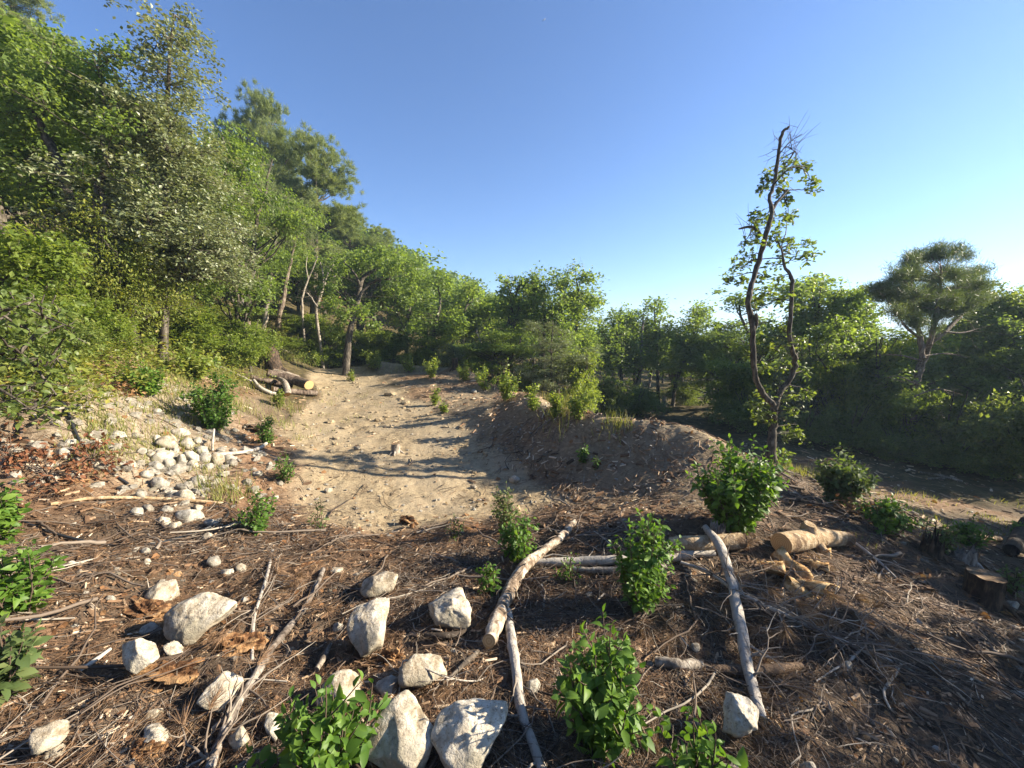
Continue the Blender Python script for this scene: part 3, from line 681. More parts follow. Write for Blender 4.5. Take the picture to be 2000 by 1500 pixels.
# ------------------------------------------------------------------ trees drawn stem by stem
def ctree(name, label, cat, group, t, stems, clusters, leafm, tpl, lsize, per, barkm, seed, nsub=5, needles=None, dpth=.35, sag=.15):
    """stems: [(px points, px widths)]; clusters: [(px, py, radius px)] at about depth t"""
    rng = rs(seed); k = t / FPX; base = P(*stems[0][0][0], t); base[2] = gz(base[0], base[1])
    polys = []
    for si, (pts, wd) in enumerate(stems):
        n = len(pts); dd = np.cumsum(rng.normal(size=n) * .10) * (dpth / .35)
        if si == 0: dd -= dd[0]
        else:
            a = np.array([P(pts[0][0], pts[0][1], t + d0) for d0 in (-.4, -.2, 0, .2, .4)])
            allp = np.concatenate([p for p, _ in polys]); j = np.argmin([np.min(np.linalg.norm(allp - q, axis=1)) for q in a]); dd += (-.4, -.2, 0, .2, .4)[j] - dd[0]
        p = np.array([P(x, y, t + d) for (x, y), d in zip(pts, dd)]); r = np.interp(np.linspace(0, 1, n), np.linspace(0, 1, len(wd)), wd) * k / 2
        if si == 0: p[0, 2] = min(p[0, 2], base[2]) - .15
        m = (n - 1) * 4 + 1; u = np.linspace(0, n - 1, m)
        # smooth through the points (Catmull-Rom)
        pe = np.vstack([2 * p[0] - p[1], p, 2 * p[-1] - p[-2]]); i = np.minimum(u.astype(int), n - 2); f = (u - i)[:, None]
        a, b, c, d = pe[i], pe[i + 1], pe[i + 2], pe[i + 3]
        q = .5 * (2 * b + (c - a) * f + (2 * a - 5 * b + 4 * c - d) * f ** 2 + (3 * b - a - 3 * c + d) * f ** 3)
        q[1:] += rng.normal(size=(m - 1, 3)) * r.mean() * .16
        rr = np.interp(u, np.arange(n), r) * rng.uniform(.88, 1.14, m); rr[0] *= 1.25 if si == 0 else 1
        polys.append((q - base, rr))
    wb = MB(); tubes(wb, polys, 10, cap=True)
    allp = np.concatenate([p for p, _ in polys]); cen = []; out = []; tw = []
    for (x, y, r) in clusters:
        c = P(x, y, t + rng.normal() * dpth) - base; R = r * k
        dist = np.linalg.norm(allp - c, axis=1) + np.maximum(allp[:, 2] - c[2], 0) * .5; a = allp[np.argmin(dist)]
        tw.append((wob(bez(a, (a + c) / 2 + [0, 0, .12 * np.linalg.norm(c - a)], c, 7), rng, .02), np.linspace(.012, .005, 7)))
        s = c + rng.normal(size=(nsub, 3)) * R * .55
        for e in s: tw.append((wob(bez(c, (c + e) / 2 + rng.normal(size=3) * .03, e, 4), rng, .01), np.linspace(.006, .003, 4)))
        cen.append(s); out.append(np.repeat(unit(c - a + [0, 0, .2])[None], nsub, 0))
    for _ in range(len(stems) * 5 if clusters else 0):       # fine bare twigs
        pp, rr = polys[rng.integers(len(polys))]; j = rng.integers(len(pp) // 4, len(pp)); L = rng.uniform(25, 60) * k; e = pp[j] + unit(rng.normal(size=3) + [0, 0, .5]) * L
        q = wob(bez(pp[j], (pp[j] + e) / 2 + rng.normal(size=3) * L * .15, e, 7), rng, .02 * L); tw.append((q, np.linspace(.005, .0015, 7))); e2 = q[3] + unit(rng.normal(size=3)) * L * .5; tw.append((wob(bez(q[3], (q[3] + e2) / 2, e2, 4), rng, .01), np.linspace(.003, .001, 4)))
    if tw: tubes(wb, tw, 3)
    o = thing(name, label, cat, base, 0, group)
    obj('trunk', wb.mesh('trunk', [M[barkm]]), o)
    if clusters:
        lb = MB(); cen = np.concatenate(cen); R = np.mean([c[2] for c in clusters]) * k
        if needles: needle_cloud(lb, rng, cen, per, needles[0], needles[1], np.concatenate(out), R * .4)
        else: leaf_cloud(lb, rng, cen, per, R * .42, lsize, tpl, .8, sag, .45)
        obj('crown', lb.mesh('crown', [M[leafm]], False), o, kind='stuff')
    return o
M['lone_leaf'] = leaf_mat('lone_leaf', [(0, (.075, .115, .022)), (.5, (.130, .180, .036)), (1, (.24, .27, .07))], .45, .5)
lone = ctree('oak_tree', 'lone lopped oak with two tall crooked stems and sparse tufts beside the path', 'tree', OAKS, 6.6,
    [([(1523, 922), (1506, 885), (1508, 850), (1510, 825), (1512, 795), (1522, 768), (1548, 732), (1553, 700), (1544, 675), (1542, 625), (1548, 550), (1536, 525), (1525, 485)], [23, 17, 15, 14, 13, 11.5, 9.5, 9, 8, 8, 7, 5.5, 3.5]),
     ([(1511, 792), (1490, 768), (1476, 740), (1471, 700), (1469, 635), (1462, 590), (1472, 545), (1486, 495), (1500, 445), (1508, 410), (1502, 387), (1512, 360), (1518, 320), (1523, 285), (1529, 258), (1541, 248)], [9.5, 9.5, 9.5, 10, 9.5, 9, 8.5, 8.5, 8, 7, 6.5, 6, 6, 6, 5.5, 4]),
     ([(1509, 408), (1520, 392), (1536, 374)], [7, 5, 4]), ([(1487, 460), (1478, 450), (1465, 443), (1443, 447)], [6, 5, 5, 3]),
     ([(1519, 305), (1535, 285), (1550, 272), (1566, 262)], [2, 1.5, 1, .8]), ([(1535, 285), (1545, 290), (1552, 296)], [1.4, 1, .8]), ([(1524, 300), (1518, 292), (1508, 292)], [1.6, 1, .8]),
     ([(1470, 443), (1460, 465), (1442, 478)], [2, 1.5, .8]), ([(1512, 360), (1540, 330), (1560, 325)], [3, 2, 1.5]),
     ([(1470, 650), (1478, 632), (1476, 612)], [6, 6, 5])],
    [(1572, 328, 14), (1584, 352, 12), (1586, 372, 9), (1556, 322, 9), (1530, 318, 14), (1512, 332, 12), (1496, 352, 13), (1484, 372, 9), (1528, 345, 10), (1536, 388, 9), (1520, 372, 9),
     (1512, 425, 16), (1490, 420, 12), (1538, 420, 9), (1545, 425, 8), (1475, 435, 12), (1522, 460, 15), (1506, 462, 13), (1545, 472, 15), (1570, 478, 13), (1532, 498, 15), (1577, 503, 11), (1556, 500, 12), (1480, 470, 12), (1458, 474, 11),
     (1430, 522, 12), (1424, 546, 9), (1448, 520, 13), (1464, 505, 11), (1490, 540, 11), (1450, 545, 8), (1510, 520, 12), (1520, 545, 10), (1502, 570, 10), (1530, 585, 10), (1475, 585, 9), (1560, 600, 10),
     (1490, 720, 12), (1482, 770, 14), (1470, 790, 12), (1495, 790, 12), (1540, 755, 13), (1556, 775, 15), (1570, 760, 12), (1555, 800, 13), (1530, 715, 11), (1500, 812, 10), (1478, 812, 11), (1548, 835, 10), (1560, 850, 8), (1532, 846, 8), (1528, 885, 8), (1536, 905, 7), (1560, 665, 11), (1530, 645, 11), (1515, 680, 11), (1486, 660, 9), (1460, 690, 9), (1575, 725, 9)],
    'lone_leaf', LOAK, .085, 9, 'oak_bark', 41, nsub=5, dpth=.22)
rng0 = rs(5)
ctree('oak_tree', 'oak with three dark leaning stems forking from one foot, upper left slope', 'tree', OAKS, 7.2,
    [([(240, 540), (236, 505), (222, 468), (188, 448), (150, 412), (128, 365), (112, 312), (92, 270), (76, 235), (60, 190), (40, 140)], [20, 19, 17, 16, 15, 14, 13, 12, 10, 7, 4]),
     ([(198, 452), (184, 420), (190, 375), (204, 335), (212, 300), (236, 285), (262, 262)], [13, 13, 14, 12, 11, 8, 4]), ([(222, 462), (214, 440), (203, 400), (199, 372)], [9, 9, 8, 7]),
     ([(209, 318), (200, 270), (205, 215), (200, 170)], [7, 6, 4, 2]), ([(205, 215), (195, 150), (185, 120)], [2, 1.5, .8]), ([(212, 190), (240, 165), (262, 130)], [2, 1.5, .8])],
    [(rng0.uniform(0, 235), rng0.uniform(120, 235), 30) for _ in range(38)] + [(190, 295, 24), (170, 300, 20), (185, 275, 22), (225, 250, 22), (240, 200, 20), (120, 100, 24), (140, 130, 26), (100, 80, 16), (90, 140, 30), (250, 240, 16)] + [(rng0.uniform(-10, 60), rng0.uniform(250, 380), 26) for _ in range(8)],
    'oak_leaf', L6, .075, 30, 'oak_bark', 43, nsub=7, dpth=.5)
ctree('oak_tree', 'arched oak with leaning trunk and drooping dome of leaves, far end of clearing', 'tree', OAKS, 14.6,
    [([(673, 705), (680, 668), (690, 625), (698, 590), (704, 560), (712, 540), (745, 522), (775, 515)], [13, 12, 11, 10, 9, 8, 5, 3]), ([(698, 588), (715, 560), (740, 546), (760, 545)], [7, 6, 5, 3]), ([(704, 560), (690, 530), (672, 512)], [5, 4, 2]), ([(694, 610), (675, 585), (655, 565)], [4, 3, 2])],
    [(650, 545, 15), (660, 518, 15), (685, 503, 16), (712, 495, 16), (740, 492, 16), (768, 500, 16), (790, 515, 15), (803, 540, 14), (805, 565, 12), (640, 568, 12), (655, 590, 14), (682, 598, 14), (668, 622, 12), (706, 612, 12), (725, 600, 11), (700, 520, 13), (735, 515, 13), (760, 525, 13), (790, 585, 11), (640, 600, 10), (655, 640, 10), (730, 635, 9)],
    'oak_leaf', L6, .11, 30, 'oak_bark', 44, nsub=8, dpth=.7)
ctree('bare_tree', 'small bare tree with twisted pale stems among dry brush', 'tree', None, 16.5,
    [([(627, 645), (618, 612), (622, 590), (632, 560), (640, 535), (652, 515)], [6, 6, 6, 5, 3, 2]), ([(620, 600), (608, 582), (600, 572)], [4, 3, 2]), ([(632, 560), (630, 530), (625, 512)], [3, 2, 1.5]), ([(640, 535), (655, 540), (660, 520)], [2, 1.5, 1])],
    [(628, 590, 10), (640, 600, 9), (655, 590, 9)], 'dry_leaf', L2, .09, 8, 'dead_wood', 45, nsub=5)
ctree('bare_tree', 'thin bare pale stem curving up left of the twisted bare tree', 'tree', None, 16.8,
    [([(592, 640), (590, 600), (592, 575), (602, 545), (612, 522), (620, 500)], [4, 4, 4, 3, 2.5, 2]), ([(602, 545), (598, 520), (600, 500)], [2, 1.5, 1])], [], None, None, 0, 0, 'dead_wood', 46)
for i, (st, lab) in enumerate([
    ([(473, 645), (474, 610), (477, 570), (480, 530), (486, 450), (492, 380)], 'pale straight pine trunk, thickest of those right of the silvery oak'),
    ([(484, 645), (486, 600), (489, 560), (491, 520), (497, 420)], 'thinner pale pine trunk close behind the thickest one'),
    ([(512, 655), (519, 610), (524, 570), (530, 530), (540, 450)], 'slightly leaning pine trunk in the middle of the pale trunks'),
    ([(538, 655), (545, 620), (556, 570), (566, 520), (574, 480)], 'leaning pale pine trunk at the right end of the row')]):
    cl = [(st[-1][0] + a, st[-1][1] + b, 18) for a, b in ((-20, -10), (10, -25), (30, 0), (0, -50), (-15, -70), (25, -60))]
    ctree('pine_tree', lab, 'tree', PINES, 15.2 + i * .5, [(st, [13, 12, 11, 9, 6, 3] if i == 0 else [9, 9, 8, 6, 4])], cl, 'pine_needle', None, 0, 45, 'dead_wood' if i % 2 == 0 else 'pine_bark', 50 + i, needles=(.22, .5), nsub=8)
ctree('dead_tree', 'pale dead pole of a tree standing at the lower clearing', 'tree', None, 18.5,
    [([(1250, 760), (1252, 700), (1254, 660), (1256, 620), (1257, 612)], [4, 4, 3.6, 3, 2]), ([(1254, 640), (1262, 622), (1266, 612)], [2, 1.5, 1])], [], None, None, 0, 0, 'grey_branch', 61)
ctree('bare_tree', 'small fallen-in bare tree with tangled limbs behind the berm', 'tree', None, 15.0,
    [([(965, 725), (958, 700), (945, 680), (935, 660), (930, 645)], [6, 5, 4, 3, 2]), ([(958, 700), (968, 680), (975, 660)], [3, 2, 1]), ([(945, 680), (955, 672), (962, 660)], [2, 1.5, 1])],
    [(952, 680, 8), (945, 690, 7)], 'dry_leaf', L2, .07, 8, 'dead_wood', 62)

def wood_oak(label, t, stem, wd, crown, n, seed, r=15, per=20, leafm='oak_leaf'):
    """an oak at the edge of the wood: its own crooked trunk, a few limbs, open crown; crown: ellipses (px, py, rx, ry)"""
    rng = rs(seed); cl = []; A = np.array([c[2] * c[3] for c in crown], float)
    for i in rng.choice(len(crown), n, p=A / A.sum()):
        c = crown[i]; a = rng.uniform(0, 6.28); q = rng.random() ** .42; cl.append((c[0] + math.cos(a) * q * c[2], c[1] + math.sin(a) * q * c[3], r * rng.uniform(.8, 1.15)))
    st = [(stem, wd)]; top = stem[-1]
    for i in range(5):
        j = rng.integers(1, len(stem) - 1); b = stem[j]; f = rng.uniform(.2, .9); b = (b[0] + (stem[j + 1][0] - b[0]) * f, b[1] + (stem[j + 1][1] - b[1]) * f); c = cl[rng.integers(n)]
        if c[1] > b[1] - 8: continue
        m = ((b[0] * .45 + c[0] * .55) + rng.normal() * 3, b[1] * .6 + c[1] * .4); w = np.interp(j / (len(stem) - 1), np.linspace(0, 1, len(wd)), wd); st.append(([b, m, c[:2]], [w * .6, w * .4, w * .15]))
    return ctree('oak_tree', label, 'tree', OAKS, t, st, cl, leafm, L6 if t < 14.5 else L2, .0074 * t + .012, per, 'oak_bark', seed, nsub=6, dpth=.028 * t)
wood_oak('rounded oak rising to the sky right of the arched oak', 20, [(797, 715), (793, 660), (798, 610), (806, 560), (800, 520)], [8, 7, 6, 4, 2], [(795, 545, 42, 55), (812, 600, 34, 40), (775, 610, 25, 30)], 44, 301)
wood_oak('oak with a forked dark trunk behind the berm', 18, [(850, 720), (846, 670), (852, 630), (860, 590), (856, 560)], [8, 7, 6, 4, 2], [(845, 585, 40, 48), (870, 630, 30, 30), (825, 640, 25, 30)], 40, 302)
wood_oak('oak in front of the far hill, left of the tall centre clump', 19, [(880, 715), (890, 665), (903, 620), (915, 585)], [8, 7, 5, 2], [(912, 600, 42, 42), (935, 640, 30, 30), (890, 650, 28, 25)], 38, 303)
wood_oak('left tree of the tall centre clump with an airy top', 16, [(1005, 740), (996, 690), (990, 650), (1000, 605), (1012, 565), (1020, 545)], [8, 8, 7, 6, 4, 2], [(1012, 575, 30, 36), (990, 620, 24, 30), (1030, 615, 22, 26)], 38, 304)
wood_oak('middle tree of the tall centre clump with a dark straight trunk', 16.2, [(1062, 745), (1060, 690), (1064, 630), (1060, 585), (1066, 550)], [9, 8, 7, 5, 2], [(1062, 562, 34, 32), (1050, 605, 30, 30), (1082, 620, 24, 30)], 42, 305)
wood_oak('right tree of the tall centre clump with a pointed top', 15.5, [(1120, 750), (1118, 695), (1124, 645), (1134, 600), (1128, 560), (1124, 538)], [9, 8, 7, 5, 3, 2], [(1126, 570, 32, 46), (1150, 610, 26, 40), (1105, 640, 26, 34), (1145, 670, 26, 30)], 60, 306)
wood_oak('slender oak hanging in front of the tall centre clump', 14, [(1092, 770), (1088, 720), (1094, 670), (1100, 630)], [6, 6, 4, 2], [(1096, 640, 22, 30), (1110, 690, 20, 24)], 22, 307)
wood_oak('oak sloping down to the lower clearing right of the centre clump', 18, [(1215, 790), (1213, 730), (1208, 680), (1204, 630)], [8, 7, 5, 2], [(1205, 645, 34, 42), (1225, 690, 30, 34), (1185, 690, 26, 34)], 44, 308)
wood_oak('narrow spire of oak just right of the pale dead pole', 19, [(1288, 775), (1284, 700), (1280, 640), (1278, 592)], [7, 6, 4, 2], [(1279, 605, 10, 18), (1284, 650, 26, 24), (1275, 690, 30, 28)], 32, 309)
wood_oak('oak with a small round top over the lower clearing', 18, [(1312, 800), (1320, 750), (1338, 700), (1356, 650), (1366, 610)], [8, 7, 6, 4, 2], [(1366, 615, 20, 16), (1352, 665, 32, 30), (1335, 715, 28, 26)], 38, 310)
wood_oak('oak with an open airy crown left of the big pine', 14, [(1596, 740), (1598, 680), (1592, 640), (1600, 600), (1590, 570)], [10, 9, 8, 5, 2], [(1590, 580, 36, 30), (1615, 620, 28, 26), (1565, 630, 26, 28)], 40, 311)
wood_oak('thin-trunked oak with a flat top left of the big pine', 13.2, [(1632, 760), (1640, 690), (1648, 630), (1656, 590), (1664, 565)], [10, 9, 7, 5, 2], [(1655, 578, 36, 22), (1675, 630, 40, 30), (1630, 640, 22, 24)], 46, 312)
wood_oak('sunlit oak boughs reaching over the top of the hedge', 11.6, [(1640, 860), (1648, 790), (1642, 730), (1655, 680)], [11, 10, 8, 3], [(1640, 668, 62, 34), (1705, 690, 60, 40), (1585, 715, 44, 30), (1680, 735, 60, 30)], 66, 315, per=22)
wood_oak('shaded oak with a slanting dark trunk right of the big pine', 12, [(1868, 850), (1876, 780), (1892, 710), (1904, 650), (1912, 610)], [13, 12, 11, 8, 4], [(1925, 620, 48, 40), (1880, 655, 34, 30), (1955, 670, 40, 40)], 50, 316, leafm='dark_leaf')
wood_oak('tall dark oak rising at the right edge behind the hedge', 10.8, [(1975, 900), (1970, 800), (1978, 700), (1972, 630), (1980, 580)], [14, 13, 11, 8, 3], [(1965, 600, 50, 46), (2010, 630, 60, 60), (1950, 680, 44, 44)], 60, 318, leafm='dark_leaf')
wood_oak('young oak with a thin trunk in front of the hedge, left of the pine trunk', 10.4, [(1780, 880), (1779, 820), (1782, 770), (1788, 730)], [7, 6, 5, 2], [(1785, 750, 40, 34), (1765, 790, 30, 24)], 26, 317)
rp = rs(77); PC = [(1835, 540, 92, 50), (1770, 575, 62, 44), (1900, 580, 50, 44), (1822, 600, 80, 34), (1740, 588, 26, 18)]; cl = []
for i in rp.choice(5, 84, p=[.36, .24, .16, .19, .05]):
    c = PC[i]; a = rp.uniform(0, 6.28); q = rp.random() ** .45; cl.append((c[0] + math.cos(a) * q * c[2], c[1] + math.sin(a) * q * c[3], 12))
ctree('pine_tree', 'big pine with a full rounded crown and slanting bare-limbed trunk on the right', 'tree', PINES, 9.7,
    [([(1780, 850), (1783, 790), (1790, 742), (1803, 700), (1815, 672), (1845, 648), (1882, 612), (1900, 590)], [15, 14, 13, 12, 10, 8, 5, 2]), ([(1803, 700), (1797, 660), (1788, 620), (1782, 575)], [9, 8, 6, 3]), ([(1815, 672), (1828, 620), (1836, 565), (1838, 520)], [8, 7, 5, 2]),
     ([(1797, 660), (1770, 640), (1745, 600)], [5, 4, 2]), ([(1800, 705), (1765, 695), (1725, 692)], [4, 3, 1]), ([(1788, 750), (1755, 735), (1728, 738)], [3, 2, 1]), ([(1845, 648), (1880, 650), (1910, 642)], [4, 3, 1]), ([(1806, 695), (1850, 690), (1890, 700)], [3, 2, 1]), ([(1785, 775), (1825, 760), (1858, 764)], [3, 2, 1])],
    cl, 'pine_dark', None, 0, 60, 'pine_bark', 313, needles=(.125, .8), nsub=14, dpth=.6)

# ------------------------------------------------------------------ saplings with opposite leaves
SAP = 'leafy saplings coming up in the clearing'
def leaf_variant(i):
    k = 'leafmesh%d' % i
    if k not in PROTO:
        mb = MB(); v = LOV[0].copy(); v[:, 2] *= [.6, 1.2, 2.0][i]; v[3:6, 1] += [.02, 0, -.03][i]
        mb.add(v, None, LOV[1], [.35, .55, .8][i]); PROTO[k] = mb.mesh('leaf', [M['sapling_leaf']], True)
    return PROTO[k]
def sapling(label, px, py, top, width, ls=.060, dens=1.0, nst=None, mat='sapling_leaf', parts=0, seed=None, spread=.5, name='sapling'):
    rng = rs(seed if seed is not None else int(px * 7 + py * 3)); b = G(px, py); t = (b - [0, 0, CZ]) @ IF
    r = ray(px, top); k = math.hypot(b[0], b[1]) / math.hypot(r[0], r[1]); hgt = max(r[2] * k + CZ - b[2], .08); W = width * t / FPX
    o = thing(name, label, 'sapling', b, 0, SAP)
    if mat == 'sapling_leaf' and int(px + py) % 3 == 0 and not parts: mat = 'dusty_leaf'
    ls = ls * rng.uniform(.85, 1.15)
    nst = int((nst or int(np.clip(W / .05, 2, 12))) * 1.3 + .5); pos = []; axs = []; sz = []
    for s in range(nst):
        a = 6.283 * (s + rng.random()) / nst; ro = W * .5 * rng.uniform(.2, 1.0) * .98; hh = hgt * rng.uniform(.68, 1.0) * (1 - .3 * (ro / (W * .5)) ** 2)
        if s == 0: ro *= .2; hh = hgt
        tip = np.array([math.cos(a) * ro, math.sin(a) * ro, hh]); c = np.array([tip[0] * .75, tip[1] * .75, hh * .4])
        p = wob(bez(np.array([math.cos(a) * .015, math.sin(a) * .015, -.03]), c, tip, 9), rng, .006); rr = np.linspace(.0055, .002, 9)
        mb = MB(); sp = [(p, rr)]
        L = np.linalg.norm(np.diff(p, axis=0), axis=1).sum(); cum = np.concatenate([[0], np.cumsum(np.linalg.norm(np.diff(p, axis=0), axis=1))])
        def along(poly, c0, gap, f0, f1, tw):
            Lp = c0[-1]; u = f0 * Lp; kk = 0
            while u < f1 * Lp:
                q = np.array([np.interp(u, c0, poly[:, j]) for j in range(3)]); d = unit(np.array([np.interp(min(u + .02, Lp), c0, poly[:, j]) for j in range(3)]) - q)
                ph = tw + kk * 1.57 + rng.normal() * .3; e1 = unit(np.cross(d, [.3, .2, 1.0])); e2 = np.cross(d, e1)
                for sg in (0, math.pi):
                    rad = math.cos(ph + sg) * e1 + math.sin(ph + sg) * e2
                    pos.append(q + rad * .004); axs.append(unit(rad * .95 + d * .35 + [0, 0, -.05])); sz.append(ls * rng.uniform(.55, 1.15) * (1 if u < .85 * Lp else .6))
                u += gap * rng.uniform(.7, 1.3); kk += 1
            pos.append(poly[-1]); axs.append(unit(poly[-1] - poly[-2] + rng.normal(size=3) * .02)); sz.append(ls * .6)
        along(p, cum, .042 / dens, .16, 1, rng.random() * 6)
        for _ in range(int(np.clip(L / .05, 3, 13) * dens)):      # side shoots
            f = rng.uniform(.15, .85); j = int(f * 8); q0 = p[j]; dr = unit(np.array([rng.normal(), rng.normal(), .9])); ll = min(L * .3, .2) * rng.uniform(.5, 1.1)
            sh = wob(bez(q0, q0 + dr * ll * .5, q0 + dr * ll + [0, 0, .03], 5), rng, .003); c2 = np.concatenate([[0], np.cumsum(np.linalg.norm(np.diff(sh, axis=0), axis=1))])
            sp.append((sh, np.linspace(.003, .0015, 5))); along(sh, c2, .038 / dens, .25, 1, rng.random() * 6)
        tubes(mb, sp, 4, [.35] * len(sp)); obj('stem', mb.mesh('stem', [M['twig']]), o)
    pos = np.array(pos); axs = np.array(axs); sz = np.array(sz)
    axs = unit(axs + rng.normal(size=axs.shape) * .25); nr = np.array([0, 0, 1.0]) + rng.normal(size=axs.shape) * .6 + pos * np.array([1, 1, 0]) * .6
    # nearest leaves as separate parts, the rest as one mass
    camv = np.array([0, 0, CZ]) - b; order = np.argsort(-(pos @ unit(camv)) - sz * 2) if parts else np.array([], int)
    ind = order[:parts]; rest = np.setdiff1d(np.arange(len(pos)), ind)
    for i in ind:
        x = unit(axs[i]); y = unit(np.cross(nr[i], x)); z = np.cross(x, y)
        lo = obj('leaf', leaf_variant(int(rng.integers(3))), o); s = sz[i]
        lo.matrix_local = Matrix(((x[0] * s, y[0] * s, z[0] * s, pos[i][0]), (x[1] * s, y[1] * s, z[1] * s, pos[i][1]), (x[2] * s, y[2] * s, z[2] * s, pos[i][2]), (0, 0, 0, 1)))
    if len(rest):
        lb = MB(); leaf_batch(lb, pos[rest], axs[rest], nr[rest], sz[rest], LOV if t < 4.6 else L6, rng.random(len(rest)))
        obj('leaves', lb.mesh('leaves', [M[mat]], True), o, kind='stuff')
    return o
sapling('broad bright sapling at the bottom edge beside the pointed boulder', 640, 1560, 1325, 260, .062, 1.0, 11, parts=240)
sapling('tall leafy sapling right of the grey branch, nearest on the right', 1172, 1450, 1215, 165, .056, 1.1, 10, parts=240)
sapling('sapling with a dry pine tuft hanging in it, behind the pale fallen branch', 1255, 1185, 1005, 140, .052, 1.1, 9, parts=160)
sapling('sapling at the foot of the peeling branch, in front of the flat clearing', 1012, 1095, 1000, 105, .050, 1.1, 8, parts=100)
sapling('narrow sapling just behind the one at the peeling branch', 988, 1040, 945, 60, .050, 1.1, 4)
sapling('largest sapling, standing on the mound edge left of the lone oak', 1440, 1035, 850, 185, .068, 1.15, 14, parts=120)
sapling('dark sapling on the bank right of the lone oak', 1640, 985, 878, 105, .075, 1.2, 9)
sapling('low sapling on the bank between the dark sapling and the stumps', 1728, 1042, 968, 100, .068, 1.1, 8)
sapling('bright low sapling above the dark pointed stump', 1838, 1075, 1008, 70, .060, 1.0, 6)
sapling('darker low sapling next to the bright one above the stumps', 1888, 1068, 1008, 70, .060, 1.1, 6)
sapling('small dark sapling at the right edge of the path', 1985, 1050, 1020, 40, .060, 1.1, 4)
sapling('small yellow-green sapling behind the big cut stump on the right', 1972, 1160, 1110, 50, .05, 1.0, 4)
sapling('big-leaved sapling at the left edge, middle of three', 48, 1200, 1045, 130, .062, 1.0, 7, parts=90)
sapling('big-leaved sapling at the left edge, highest of three', 5, 1055, 945, 70, .07, 1.0, 5)
sapling('big-leaved sapling at the left edge, lowest of three', 12, 1365, 1225, 90, .065, 1.0, 5)
sapling('round dense sapling on the bank left of the clearing floor', 508, 1038, 962, 88, .050, 1.2, 7)
sapling('sapling leaning at the foot of the stony slope', 560, 942, 880, 48, .05, 1.1, 4)
sapling('thin upright sapling at the left end of the clearing edge', 630, 1038, 972, 30, .04, .9, 2)
sapling('wispy small sapling at the near lip of the clearing', 886, 1052, 1008, 42, .035, .9, 3)
sapling('tiny bright sapling left of the peeling branch', 957, 1160, 1100, 50, .042, 1.0, 4, parts=40)
sapling('small sapling growing under the pale fallen branch', 1108, 1138, 1085, 55, .036, 1.0, 4)
sapling('sapling cut by the bottom edge in front of the white knobbly rock', 1375, 1570, 1432, 210, .060, .8, 8, parts=60)
sapling('tall double sapling on the slope above the white stone pile', 425, 845, 705, 95, .065, 1.1, 9)
sapling('small sapling on the bank right of the stone pile', 522, 868, 812, 48, .06, 1.1, 5)
sapling('yellow-green sapling patch beside the silvery oak trunk', 375, 745, 668, 110, .095, 1.0, 9, mat='shrub_leaf')
sapling('leafy sapling on the slope left of the silvery oak trunk', 285, 775, 705, 100, .075, 1.1, 8)
sapling('little sapling in front of the leaning dark stump', 500, 712, 662, 48, .09, 1.0, 5)
sapling('low sapling by the log pile on the clearing edge', 545, 795, 760, 36, .07, 1.0, 4, mat='shrub_leaf')
for px, py, top, w, lab in [(735, 722, 678, 46, 'first sapling on the berm top, next to the arched oak'), (800, 728, 680, 54, 'upright sapling on the far end of the berm'), (846, 738, 692, 56, 'sapling on the berm left of the standing stump'),
                            (908, 745, 703, 46, 'sapling on the berm right of the standing stump'), (945, 762, 712, 60, 'yellowish sapling on the berm before the tall centre clump'), (988, 785, 700, 84, 'tallest bright sapling on the berm, below the grey-green oak'), (1040, 800, 752, 60, 'low bright sapling spilling over the berm'),
                            (1085, 815, 765, 50, 'spindly sapling behind the berm crest'), (1128, 818, 762, 56, 'upright sapling at the right end of the berm plants')]:
    sapling(lab, px, py, top, w * .9, .085, .9, 4, mat='shrub_leaf')
sapling('small sapling halfway up the berm face', 850, 792, 754, 28, .08, 1.0, 3, mat='shrub_leaf'); sapling('tiny round sapling low on the berm face', 868, 806, 784, 20, .07, 1.0, 2, mat='shrub_leaf')
sapling('little dark sapling on the near end of the berm face', 1140, 905, 868, 38, .05, 1.0, 3); sapling('tiny sapling where the berm meets the far clearing floor', 686, 744, 722, 24, .08, 1.0, 2, mat='shrub_leaf')
sapling('tiny sapling in the chips of the berm face', 1163, 915, 890, 20, .04, 1.0, 2)
# dark overhanging shrub close on the left
ctree('overhanging_shrub', 'dark-leaved shrub leaning in from the left edge, close to the viewer', 'shrub', SHRUBS, 3.1,
    [([(-150, 800), (-90, 760), (-20, 700), (40, 690), (110, 770)], [10, 9, 7, 5, 3]), ([(-90, 760), (-40, 650), (30, 600), (90, 620), (140, 640)], [7, 6, 4, 3, 2]), ([(-60, 740), (0, 760), (60, 800)], [5, 4, 2])],
    [(10, 650, 30), (50, 640, 28), (95, 640, 24), (140, 655, 20), (30, 700, 30), (75, 700, 28), (110, 700, 22), (20, 755, 34), (60, 760, 30), (95, 730, 22), (25, 800, 30), (65, 800, 28), (-20, 720, 40), (-20, 790, 40), (120, 610, 18), (60, 590, 22), (10, 600, 26)],
    'dark_leaf', LOV, .06, 7, 'oak_bark', 71, nsub=6, dpth=.2, sag=.5)
